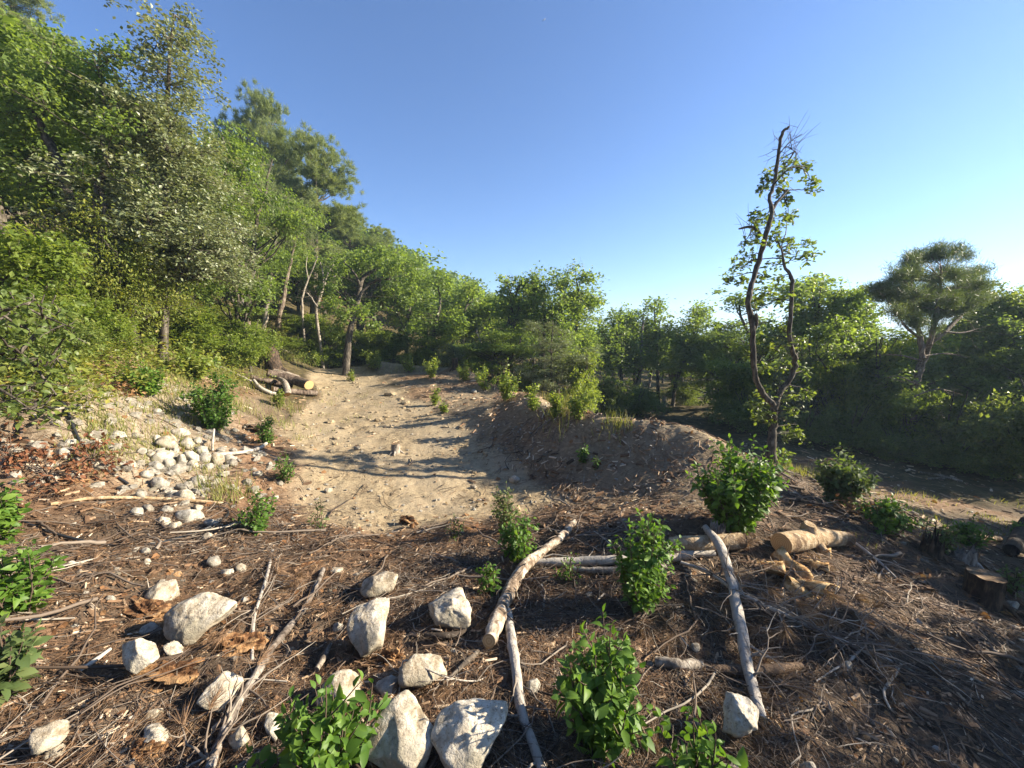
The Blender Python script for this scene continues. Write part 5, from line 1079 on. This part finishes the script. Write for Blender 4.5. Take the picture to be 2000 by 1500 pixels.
def stump(label, px, py, w, hgt, mat, seed, lean=(0, 0), jag=.1, cut=True, taper=1.25):
    rng = rs(seed); b = G(px, py); t = (b - [0, 0, CZ]) @ IF; r = w * t / FPX / 2; o = thing('stump', label, 'stump', b, 0, 'stumps and stubs'); n = 36; m = 7; jag = .02 if cut else jag
    a = np.arange(n) * 6.283 / n; V = []
    fl = 1 + .18 * np.sin(a * 3 + seed) + .08 * np.sin(a * 7 + seed * 2)
    for j in range(m):
        f = j / (m - 1); rr = r * (1 + (taper - 1) * (1 - f) ** 3 * fl) * (1 + rng.normal(size=n) * .035); z = -.06 + (hgt + .06) * f + (rng.normal(size=n) * jag * hgt * (f == 1))
        V.append(np.stack([np.cos(a) * rr + lean[0] * f, np.sin(a) * rr + lean[1] * f, np.broadcast_to(z, (n,))], 1))
    top = V[-1].mean(0); V.append(top + (V[-1] - top) * .8 - [0, 0, hgt * .02 + (0 if cut else hgt * .25)]); V = np.concatenate(V + [np.array([[lean[0], lean[1], hgt * (.97 if cut else .6)]])])
    q = [(j * n + i, j * n + (i + 1) % n, (j + 1) * n + (i + 1) % n, (j + 1) * n + i) for j in range(m - 1) for i in range(n)]
    obj('bark', mesh('bark', V[:m * n], [np.array(q)], [M[mat]], True, {'tint': np.full(m * n, .5)}), o)
    q2 = [((m - 1) * n + i, (m - 1) * n + (i + 1) % n, m * n + (i + 1) % n, m * n + i) for i in range(n)]; tr = [(m * n + i, m * n + (i + 1) % n, (m + 1) * n) for i in range(n)]
    obj('cut_top', mesh('cut_top', V[(m - 1) * n:], [np.array(q2) - (m - 1) * n, np.array(tr) - (m - 1) * n], [M['weathered_cut' if cut else mat]], True, {'tint': np.full(2 * n + 1, .4)}), o)
    roots = []
    for k in range(4):
        an = 1.57 * k + rng.random(); d = np.array([math.cos(an), math.sin(an), 0]); e = d * r * 2.0; e[2] = gz(b[0] + e[0], b[1] + e[1]) - b[2] - .02
        roots.append((bez(d * r * .8 + [0, 0, r * .5], d * r * 1.4 + [0, 0, r * .25], e, 5), np.linspace(r * .28, r * .1, 5)))
    for p in roots: mb = MB(); tubes(mb, [p], 7); obj('root', mb.mesh('root', [M[mat]]), o)
    return o
stump('big cut stump with rough dark sides on the right', 1916, 1172, 50, .21, 'dark_stump', 1)
stump('dark jagged stump with a pointed top left of the big cut stump', 1818, 1085, 30, .15, 'dark_stump', 2, jag=.35, cut=False, taper=1.8)
stump('splintered pale stump between the dark jagged stump and the big one', 1880, 1098, 34, .10, 'dead_wood', 3, jag=.3, cut=False, taper=1.5)
stump('small square stub in the middle of the clearing floor', 773, 884, 17, .17, 'dead_wood', 4, taper=1.1)
stump('standing stump on the berm among the bright saplings', 889, 722, 12, .42, 'dark_stump', 5, taper=1.1)
stump('small orange stump at the foot of the arched oak', 683, 702, 9, .35, 'rot_wood', 6, taper=1.2)
stump('thick charred-looking stump leaning left by the log pile', 540, 728, 28, .92, 'dark_stump', 7, lean=(-.28, .1), taper=1.1)
stump('pale torn stub at the top of the long leaning branch', 1400, 1055, 26, .12, 'dead_wood', 8, jag=.3, cut=False)
stump('tiny reddish stub at the near lip of the clearing', 805, 1030, 9, .05, 'rot_wood', 9)
stump('far post-like stump at the end of the lower clearing', 1297, 795, 8, .5, 'dead_wood', 10, taper=1.05)
# rotten wood, bark, cones
ROT = 'rotten orange wood lying in the litter'
def chunk(label, px, py, w, h, seed, mat='rot_wood', name='rotten_wood', cat='rotten wood'):
    rng = rs(seed); b = G(px, py); t = (b - [0, 0, CZ]) @ IF; sx = w * t / FPX / 2; sy = sx * .6; szz = h * t / FPX * .32; d, f = ICO[4]
    v = d * np.array([sx, sy, szz]); n = noise3(d * np.array([1.2, 4, 4]), rng, 2.5, 12); n2 = noise3(d * np.array([2, 9, 9]), rng, 4, 14)
    v = v * (1 + .26 * n + .16 * n2)[:, None]; a = rng.uniform(-.5, .5); c, s = math.cos(a), math.sin(a); v[:, :2] = v[:, :2] @ np.array([[c, s], [-s, c]])
    o = obj(name, mesh(name, v, [f], [M[mat]], False, {'tint': np.clip(.5 + n * .3, 0, 1)}), None, b + [0, 0, szz * .35]); return tag(o, label, cat, ROT)
chunk('biggest crumbling orange wood piece below the blocky white rock', 332, 1322, 105, 52, 1); chunk('orange wood piece with holes left of the long straight branch', 468, 1268, 78, 60, 2)
chunk('orange wood slab under the flat-bottomed stone', 285, 1198, 85, 40, 3); chunk('rounded rusty wood lump right of the upright boulder', 764, 1292, 44, 50, 4)
chunk('red-brown wood lump at the near lip of the clearing', 797, 1022, 34, 30, 5); chunk('orange wood near the bottom left by the pale cluster', 275, 1470, 70, 45, 6)
chunk('long rusty wood piece at the left above the stones', 495, 842, 45, 28, 7, 'dark_stump'); chunk('flat orange wood near the top of the long straight branch', 600, 1108, 46, 14, 8)
BARK = 'curled bark flakes below the peeled log'
rg = rs(31)
def flake(label, px, py, w, seed, mat='bark_flake', group=BARK):
    rng = rs(seed); b = G(px, py); t = (b - [0, 0, CZ]) @ IF; L = w * t / FPX * (1.5 if group == BARK and label else 1); n, m = 9, 6; u, v_ = np.meshgrid(np.linspace(-.5, .5, n), np.linspace(-.5, .5, m), indexing='ij')
    W = L * rng.uniform(.35, .6); cu = rng.uniform(.3, 1.0); wj = 1 + .25 * np.sin(u * 9 + seed)
    x = u * L; y = v_ * W * wj; z = -cu * (y ** 2) / W * 1.6 + rng.normal(size=u.shape) * .004
    p = np.stack([x, y, z], -1).reshape(-1, 3); i = np.arange(n * m).reshape(n, m); q = np.stack([i[:-1, :-1], i[1:, :-1], i[1:, 1:], i[:-1, 1:]], -1).reshape(-1, 4)
    th = .006; N = n * m; p2 = p - [0, 0, th]; bd = list(i[0, :]) + list(i[1:, -1]) + list(i[-1, -2::-1]) + list(i[-2:0:-1, 0]); rim = [(bd[k], bd[(k + 1) % len(bd)], bd[(k + 1) % len(bd)] + N, bd[k] + N) for k in range(len(bd))]
    me = mesh('bark_flake', np.vstack([p, p2]), [q, q[:, ::-1] + N, np.array(rim)], [M[mat]], True, {'tint': rng.uniform(.2, .8, 2 * N)})
    o = obj('bark_flake', me, None, b + [0, 0, W * .22]); o.rotation_euler = (rng.normal() * .4, rng.normal() * .3, rng.uniform(0, 6.28)); return tag(o, label, 'bark flake', group)
for px, py, w, lab in [(1568, 1140, 62, 'largest bright orange bark flake below the peeled log'), (1545, 1110, 46, 'orange bark flake just under the peeled log end'), (1575, 1165, 50, 'lowest orange bark flake of the heap'), (1520, 1128, 44, 'bark flake left in the heap below the peeled log'), (1590, 1105, 30, 'small bark flake right in the heap'), (1590, 1078, 34, 'grey bark flake leaning on the peeled log'), (1500, 1105, 36, 'dark bark flake at the end of the pale log')]:
    flake(lab, px, py, w, int(px))
def scraps():
    mb = MB()
    for i in range(90):
        x, y = [(rg.uniform(1440, 1620), rg.uniform(1080, 1190)), (rg.uniform(120, 620), rg.uniform(1150, 1480)), (rg.uniform(900, 1250), rg.uniform(1120, 1300))][i % 3]
        o = flake('', x, y, rg.uniform(12, 34), 500 + i); me = o.data; mw = o.rotation_euler.to_matrix(); L = o.location
        v = np.array([(mw @ w.co) + L for w in me.vertices]); mb.add(v, [list(f.vertices) for f in me.polygons], None, rg.uniform(0, .8))
        bpy.data.objects.remove(o); bpy.data.meshes.remove(me)
    obj('bark_scraps', mb.mesh('bark_scraps', [M['chip']]), kind='stuff')
scraps()
def cone(label, px, py, seed):
    b = G(px, py); mb = MB(); rng = rs(seed); n = 70; k = np.arange(n); z = k / n; rad = .022 * np.sqrt(np.maximum(.06, 1 - (z * 1.9 - .8) ** 2)); a = k * 2.39996
    core = np.stack([z * 0, z * 0, z * .06], 1); tubes(mb, [(np.array([(0, 0, 0), (0, 0, .03), (0, 0, .06)]), np.array([.008, .012, .003]))], 8, [.3])
    dr = np.stack([np.cos(a), np.sin(a), .45 + z * .6], 1); leaf_batch(mb, core, dr, np.repeat([[0, 0, 1.0]], n, 0), rad, L6, rng.random(n), 1.4)
    o = obj('pine_cone', mb.mesh('pine_cone', [M['chip']], False), None, b + [0, 0, .02]); o.rotation_euler = (1.3, rng.normal() * .3, rng.uniform(0, 6)); return tag(o, label, 'pine cone', 'pine cones in the litter')
cone('pine cone right of the peeling branch, upper one', 1058, 1172, 1); cone('pine cone beside the grey branch, lower one', 1082, 1288, 2); cone('pine cone in the needles behind the brownish boulder', 700, 1150, 3); cone('pine cone near the end of the weathered logs', 1395, 1150, 4)
# black irrigation hose
def hose(label, pts, w):
    p, r = limb(pts, [w], .005, None, 0, 8); r[:] = np.maximum(r, .006); mb = MB(); tubes(mb, [(p, r)], 8, cap=True); o = obj('hose', mb.mesh('hose', [M['hose']])); return tag(o, label, 'hose', 'black irrigation hoses')
hose('black hose coming down the left slope through the shrub', [(-30, 680), (40, 715), (100, 752), (125, 790), (150, 850), (170, 885), (205, 915), (250, 945)], 6)
hose('black hose looping over the litter left of the clearing', [(10, 1000), (50, 1020), (100, 1040), (180, 1060), (230, 1066), (300, 1062), (370, 1044), (420, 1024), (444, 1006), (440, 994), (420, 990)], 6)
# red dead brush on the left
def brush(label, px, py, wpx, seed, mat='red_leaf'):
    rng = rs(seed); b = G(px, py); t = (b - [0, 0, CZ]) @ IF; W = wpx * t / FPX; st = []; cen = []
    for _ in range(26):
        a = rng.uniform(0, 6.28); rr = W * .5 * rng.uniform(.3, 1); e = np.array([math.cos(a) * rr, math.sin(a) * rr * .7, 0]); e[2] = gz(b[0] + e[0], b[1] + e[1]) - b[2] + rng.uniform(.02, .16)
        p = wob(bez(np.array([0, 0, .02]), e * .5 + [0, 0, .12], e, 7), rng, .015); st.append((p, np.linspace(.005, .0015, 7))); cen += [p[4], p[5], p[6]]
    o = thing('dead_brush', label, 'dead brush', b, 0, 'dead reddish brush'); mb = MB(); tubes(mb, st, 4, [.4] * len(st)); obj('stems', mb.mesh('stems', [M['twig']]), o, kind='stuff')
    lb = MB(); leaf_cloud(lb, rng, np.array(cen), 3, .06, .05, L6, .5, .4); obj('leaves', lb.mesh('leaves', [M[mat]], False), o, kind='stuff')
brush('rust-red dead brush on the left slope above the hose loop', 95, 935, 190, 1); brush('smaller rust-red dead brush near the white stone', 180, 905, 130, 2); brush('brown dead brush at the left edge by the slope foot', 20, 905, 140, 3); brush('rust-brown dead brush by the shrubs on the slope', 215, 760, 110, 4, 'dry_leaf')
brush('dead brown brush on the bank by the right stumps', 1700, 1010, 110, 5, 'dry_leaf')
# the crescent moon
def moon():
    c = P(1061, 36, 1500); R = 8.0; n, m = 13, 5; V = []
    u, r2 = IR, IU; lit = unit(np.array([.5, -.85])); a = lit[0] * u + lit[1] * r2; b = np.cross(IF, a)
    for i in range(n):
        ph = -1.5 + 3.0 * i / (n - 1)
        for j in range(m):
            f = j / (m - 1); ro = R * (math.cos(ph) * (.62 + .38 * f)); V.append(c + a * ro + b * R * math.sin(ph) - IF * 1.5 * math.sin(f * 3.14) * math.cos(ph))
    i = np.arange(n * m).reshape(n, m); q = np.stack([i[:-1, :-1], i[1:, :-1], i[1:, 1:], i[:-1, 1:]], -1).reshape(-1, 4)
    o = obj('moon', mesh('moon', V, [q], [M['moon']], True), None); tag(o, 'faint thin crescent moon high in the blue sky', 'moon')
moon()
# ------------------------------------------------------------------ litter: what nobody could count
def scatter(rng, n, az0, az1, r0, r1, pw=1.0):
    az = np.radians(rng.uniform(az0, az1, n)); u = rng.random(n); r = np.exp(np.log(r0) + u * (np.log(r1) - np.log(r0)))
    return np.sin(az) * r, np.cos(az) * r
def keep(rng, x, y, wc, wb, wch, wd):
    clay, berm, chalk, wood, left = zones(x, y); d = np.clip(1 - clay - berm - chalk, 0, 1)
    p = clay * wc + berm * wb + chalk * wch + d * wd; k = rng.random(len(x)) < p; return k
TMAP = {}
def nrm_at(x, y):
    e = .03; hx = (H(x + e, y) - H(x - e, y)) / (2 * e); hy = (H(x, y + e) - H(x, y - e)) / (2 * e); return unit(np.stack([-hx, -hy, np.ones_like(hx)], -1))
def litter_twigs(name, seed, n, r0, r1, L0, L1, rad, w, tint, npt=6, sides=3, lift=.012, curl=.25):
    rng = rs(seed); x, y = scatter(rng, n, -62, 62, r0, r1); k = keep(rng, x, y, *w); x, y = x[k], y[k]; m = len(x); clump = fbm(x * 2.2, y * 2.2, 51)
    k = rng.random(m) < np.clip(.55 + clump * 1.2 + fbm(x * .9, y * .9, 57) * 1.6, .04, 1) * (1 - .5 * sstep(.6, 1.8, x - .25 * y)); x, y = x[k], y[k]; m = len(x)
    R = np.hypot(x, y); L = rng.uniform(L0, L1, m) * rng.uniform(.5, 1.2, m); a = rng.uniform(0, 6.283, m); c = rng.normal(size=m) * curl * 2; c2 = rng.normal(size=m) * curl
    s = np.linspace(-.5, .5, npt)
    ang = a[:, None] + c[:, None] * s[None] + c2[:, None] * np.sin(s * 7)[None] + rng.normal(size=(m, npt)) * .12
    dx = np.cos(ang) * (L / (npt - 1))[:, None]; dy = np.sin(ang) * (L / (npt - 1))[:, None]
    X = x[:, None] + np.cumsum(dx, 1) - dx.sum(1)[:, None] / 2; Y = y[:, None] + np.cumsum(dy, 1) - dy.sum(1)[:, None] / 2
    hz = H(X.ravel(), Y.ravel()).reshape(X.shape); lf = np.abs(rng.normal(size=m)) * lift; til = rng.normal(size=m) * lift * 2.0
    # stiff sticks bridge the hollows: blend the ground line with the chord
    ch = hz[:, :1] + (hz[:, -1:] - hz[:, :1]) * (s[None] + .5); Z = np.maximum(hz, ch * .7 + hz * .3) + lf[:, None] + np.abs(til)[:, None] * (s[None] + .5)
    rr = rad * np.minimum(rng.lognormal(0, .4, m), 1.7) * np.clip(R / 2.5, .75, 3); rad_ = rr[:, None] * np.linspace(1.1, .5, npt)[None]
    Z += rr[:, None] * .6
    mb = MB(); tt = np.clip(tint[0] + rng.normal(size=m) * tint[1], 0, 1)
    tubes(mb, [(np.stack([X[i], Y[i], Z[i]], 1), rad_[i]) for i in range(m)], sides, list(tt)); print(name, m)
    return obj(name, mb.mesh(name, [M['twig']]), kind='stuff')
def litter_flat(name, seed, n, r0, r1, size, tpl, wid, mat, w, tint, smax=1e9, lift=.006, tilt=.35, grow=2.5, clumped=1.4):
    rng = rs(seed); x, y = scatter(rng, n, -62, 62, r0, r1); k = keep(rng, x, y, *w); x, y = x[k], y[k]
    k = rng.random(len(x)) < np.clip(.5 + fbm(x * 2.6, y * 2.6, seed) * clumped + fbm(x * .8, y * .8, seed + 3) * clumped * .7, .05, 1); x, y = x[k], y[k]; m = len(x); R = np.hypot(x, y)
    a = rng.uniform(0, 6.283, m); nr = nrm_at(x, y) + rng.normal(size=(m, 3)) * tilt; ax = np.stack([np.cos(a), np.sin(a), rng.normal(size=m) * tilt * .6], 1); g = nrm_at(x, y); ax = unit(ax - g * (ax * g).sum(1, keepdims=True) * .85)
    z = H(x, y) + lift * (1 + np.abs(rng.normal(size=m)))
    s = size * rng.uniform(.55, 1.3, m) * np.clip(R / grow, .8, 2.2)
    mb = MB(); leaf_batch(mb, np.stack([x, y, z], 1) - ax * s[:, None] * .5, ax, nr, s, tpl, np.clip(tint[0] + rng.normal(size=m) * tint[1], 0, 1), wid); print(name, m)
    return obj(name, mb.mesh(name, [M[mat]], False), kind='stuff')
CHIP = (np.array([(0, -.18, 0), (.9, -.28, 0), (1, .16, .02), (.1, .24, .02), (.05, 0, .10), (.95, 0, .10)]), np.array([(0, 1, 5), (0, 5, 4), (3, 4, 5), (3, 5, 2), (1, 2, 5), (0, 4, 3)]))
#                                         clay  berm chalk duff
litter_twigs('twig_litter', 1, 17000, .95, 7, .10, .42, .0022, (.04, .55, .25, .95), (.42, .26), 5)
litter_twigs('fine_twig_litter', 2, 26000, .95, 9, .06, .22, .0013, (.07, .8, .35, .95), (.45, .28), 4)
litter_twigs('stick_litter', 3, 950, 1.0, 7, .25, .75, .0050, (.03, .25, .12, .8), (.55, .25), 8, 5, .02, .18)
litter_flat('needle_litter', 4, 120000, .95, 6, .085, NEED, .42, 'dry_needle', (.04, .35, .15, .95), (.38, .26), lift=.008, tilt=.25)
litter_flat('leaf_litter', 5, 9000, .95, 12, .035, L6, 1.3, 'dry_leaf', (.05, .25, .4, .6), (.5, .3), tilt=.5)
litter_flat('wood_chips', 6, 46000, .95, 13, .026, CHIP, .9, 'chip', (.14, .95, .25, .6), (.62, .25), tilt=.3, clumped=1.0, grow=4.2)
litter_flat('long_wood_chips', 7, 17000, 1.0, 14, .075, CHIP, .42, 'chip', (.03, 1.0, .12, .45), (.62, .25), tilt=.3, clumped=.9, grow=4)
litter_flat('straw_litter', 15, 60000, 2.5, 16, .055, NEED, .5, 'chip', (.8, .7, .2, .1), (.8, .2), tilt=.25, clumped=1.6, grow=5)
litter_flat('bark_bits', 16, 9000, .95, 6, .055, CHIP, .8, 'chip', (.02, .3, .1, .95), (.22, .16), tilt=.4, clumped=2.2)
def clods():
    rng = rs(19); x, y = scatter(rng, 5200, -35, 30, 3.5, 17); k = zones(x, y)[0] > .6; x, y = x[k], y[k]; k = rng.random(len(x)) < np.clip(.3 + fbm(x * 1.2, y * 1.2, 81) * 1.6, .04, 1); x, y = x[k], y[k]; m = len(x)
    d0, f0 = icos(2); s = .016 * rng.lognormal(0, .55, m) * np.clip(np.hypot(x, y) / 6, .8, 1.6)
    V = d0[None] * (1 + rng.normal(size=(m, len(d0), 1)) * .12) * (s[:, None] * rng.uniform(.7, 1.4, (m, 3)))[:, None, :] * np.array([1, 1, .6]) + np.stack([x, y, H(x, y) + s * .1], 1)[:, None, :]
    F = (f0[None] + (np.arange(m) * len(d0))[:, None, None]).reshape(-1, 3); print('clods', m)
    obj('clay_clods', mesh('clay_clods', V.reshape(-1, 3), [F], [M['ground']], False, {'clay': np.full(m * len(d0), 1.0)}), kind='stuff')
clods()
def tufts():
    rng = rs(8); x, y = scatter(rng, 1500, -60, 60, 1.0, 4.6); k = keep(rng, x, y, 0, .05, .05, .8); x, y = x[k], y[k]; k = rng.random(len(x)) < np.clip(.25 + fbm(x * 1.4, y * 1.4, 71) * 1.3, .02, 1); x, y = x[k], y[k]
    nb = MB(); a = rng.uniform(0, 6.28, len(x)); d = np.stack([np.cos(a), np.sin(a), np.full(len(x), .25)], 1); tuft(nb, rng, np.stack([x, y, H(x, y) + .012], 1), d, 46, .10, .32, .1); print('tufts', len(x))
    obj('needle_tufts', nb.mesh('needle_tufts', [M['dry_needle']], False), kind='stuff')
tufts()
def rock_edges():          # needles drifted against the boulders
    rng = rs(29); nb = MB(); Q = []; A = []
    for cx, cy, s in ROCKS:
        n = int(260 * s / .12); a = rng.uniform(0, 6.28, n); rr = s * rng.uniform(.65, 1.35, n); x = cx + np.cos(a) * rr; y = cy + np.sin(a) * rr * .9; Q.append(np.stack([x, y, H(x, y) + rng.uniform(.004, .035, n)], 1)); b = a + 1.57 + rng.normal(size=n) * .6; A.append(np.stack([np.cos(b), np.sin(b), rng.normal(size=n) * .22], 1))
    Q = np.concatenate(Q); A = np.concatenate(A); n = len(Q); leaf_batch(nb, Q - A * .04, A, rdir(rng, n) + [0, 0, 1], .085 * rng.uniform(.6, 1.4, n), NEED, np.clip(.42 + rng.normal(size=n) * .25, 0, 1), .5); obj('drifted_needles', nb.mesh('drifted_needles', [M['dry_needle']], False), kind='stuff')
rock_edges()
def pebbles():
    rng = rs(9); x, y = scatter(rng, 11000, -62, 62, 1.0, 17); k = keep(rng, x, y, .22, .35, 1.0, .14); x, y = x[k], y[k]; m = len(x); R = np.hypot(x, y); d, f = ICO[2]; ch = zones(x, y)[2]
    d0, f0 = icos(1); s = .010 * rng.lognormal(0, .5, m) * np.clip(R / 2.5, .8, 2.6) * (1 + ch * 1.2); s = np.minimum(s, .028 + .045 * ch)
    V = d0[None] * (1 + rng.normal(size=(m, len(d0), 1)) * .16) * (s[:, None] * rng.uniform(.6, 1.3, (m, 3)))[:, None, :] * np.array([1, 1, .7]); V = V + np.stack([x, y, H(x, y) + s * .15], 1)[:, None, :]
    F = (f0[None] + (np.arange(m) * len(d0))[:, None, None]).reshape(-1, 3); print('pebbles', m)
    obj('pebble_scatter', mesh('pebble_scatter', V.reshape(-1, 3), [F], [M['grey_stone']], False, {'tint': np.full(m * len(d0), .5)}), kind='stuff')
pebbles()
def grass(name, seed, spots, mat='grass_blade'):
    rng = rs(seed); mb = MB(); P0 = []; AX = []; S = []
    for px, py, wpx, hpx, n in spots:
        b = G(px, py); t = (b - [0, 0, CZ]) @ IF; W = wpx * t / FPX; h = hpx * t / FPX
        x = b[0] + rng.normal(size=n) * W * .35; y = b[1] + rng.normal(size=n) * W * .35
        P0.append(np.stack([x, y, H(x, y) - .01], 1)); AX.append(np.stack([rng.normal(size=n) * .28, rng.normal(size=n) * .28, np.ones(n)], 1)); S.append(h * rng.uniform(.4, 1.1, n))
    P0 = np.concatenate(P0); AX = np.concatenate(AX); S = np.concatenate(S)
    GB = (np.array([(0, -.018, 0), (0, .018, 0), (.5, -.014, .0), (.5, .014, .0), (1, 0, -.12)]), np.array([(0, 2, 1), (1, 2, 3), (2, 4, 3)]))
    leaf_batch(mb, P0, AX, rdir(rng, len(S)) * [1, 1, .2], S, GB, rng.random(len(S)), np.clip(.25 / S, .4, 3)); return obj(name, mb.mesh(name, [M[mat]], False), kind='stuff')
rg = rs(91)
sp = [(1105, 805, 60, 48, 160), (1080, 790, 50, 40, 120), (1190, 832, 40, 30, 80), (1215, 838, 40, 24, 70), (410, 960, 30, 60, 40), (460, 965, 40, 70, 50), (440, 980, 40, 40, 50), (1600, 930, 60, 20, 150), (1560, 925, 50, 22, 120), (560, 800, 60, 30, 110), (590, 860, 30, 20, 30), (545, 830, 40, 30, 60)]
sp += [(rg.uniform(400, 660), rg.uniform(655, 705), 60, rg.uniform(14, 26), 90) for _ in range(46)] + [(rg.uniform(330, 520), rg.uniform(700, 800), 50, rg.uniform(18, 34), 70) for _ in range(26)] + [(rg.uniform(700, 1000), rg.uniform(700, 730), 40, rg.uniform(10, 20), 40) for _ in range(14)]
sp += [(rg.uniform(160, 420), rg.uniform(740, 930), 50, rg.uniform(9, 24), 60) for _ in range(70)] + [(rg.uniform(1680, 2000), rg.uniform(960, 1060), 60, rg.uniform(8, 16), 50) for _ in range(22)] + [(rg.uniform(580, 760), rg.uniform(740, 850), 26, rg.uniform(8, 14), 12) for _ in range(14)]
grass('dry_grass', 10, sp)
def weeds():            # yellow-green ground growth on the slope under the trees
    rng = rs(12); X = []; 
    for i in range(520):
        px, py = (rng.uniform(-20, 470), rng.uniform(430, 800)) if i % 3 else (rng.uniform(380, 760), rng.uniform(640, 705)); b = G(px, py)
        if math.hypot(b[0], b[1]) > 30 or (b[0] - 0) > 3: continue
        if zones(b[:1], b[1:2])[0][0] > .2 or (py > 760 and px > 120): continue
        X.append(b)
    X = np.array(X); mb = MB(); c = np.repeat(X, 5, 0) + rng.normal(size=(len(X) * 5, 3)) * [.3, .3, .10] + [0, 0, .14]; leaf_cloud(mb, rng, c, 16, .13, .07, L2, .7, .1)
    obj('slope_weeds', mb.mesh('slope_weeds', [M['yellow_leaf']], False), kind='stuff')
weeds()
# ------------------------------------------------------------------ the air
def haze():
    x0, x1, y0, y1, z0, z1 = -720, 720, -720, 720, -25, 45
    v = [(x, y, z) for z in (z0, z1) for y in (y0, y1) for x in (x0, x1)]
    f = [(0, 2, 3, 1), (4, 5, 7, 6), (0, 1, 5, 4), (2, 6, 7, 3), (0, 4, 6, 2), (1, 3, 7, 5)]
    m, nt, out = newmat('haze'); t = NT(nt)
    p = t.n('ShaderNodeVolumePrincipled'); p.inputs['Color'].default_value = (.56, .78, 1, 1); p.inputs['Density'].default_value = HAZE; p.inputs['Anisotropy'].default_value = .2
    t.l(p.outputs[0], out.inputs['Volume'])
    obj('haze', mesh('haze', v, [f], [m]), kind='stuff')
HAZE = .0012
haze()
print('verts', sum(len(o.data.vertices) for o in bpy.data.objects if o.type == 'MESH'), 'unique tris', sum(sum(len(p.vertices) - 2 for p in me.polygons) for me in bpy.data.meshes))
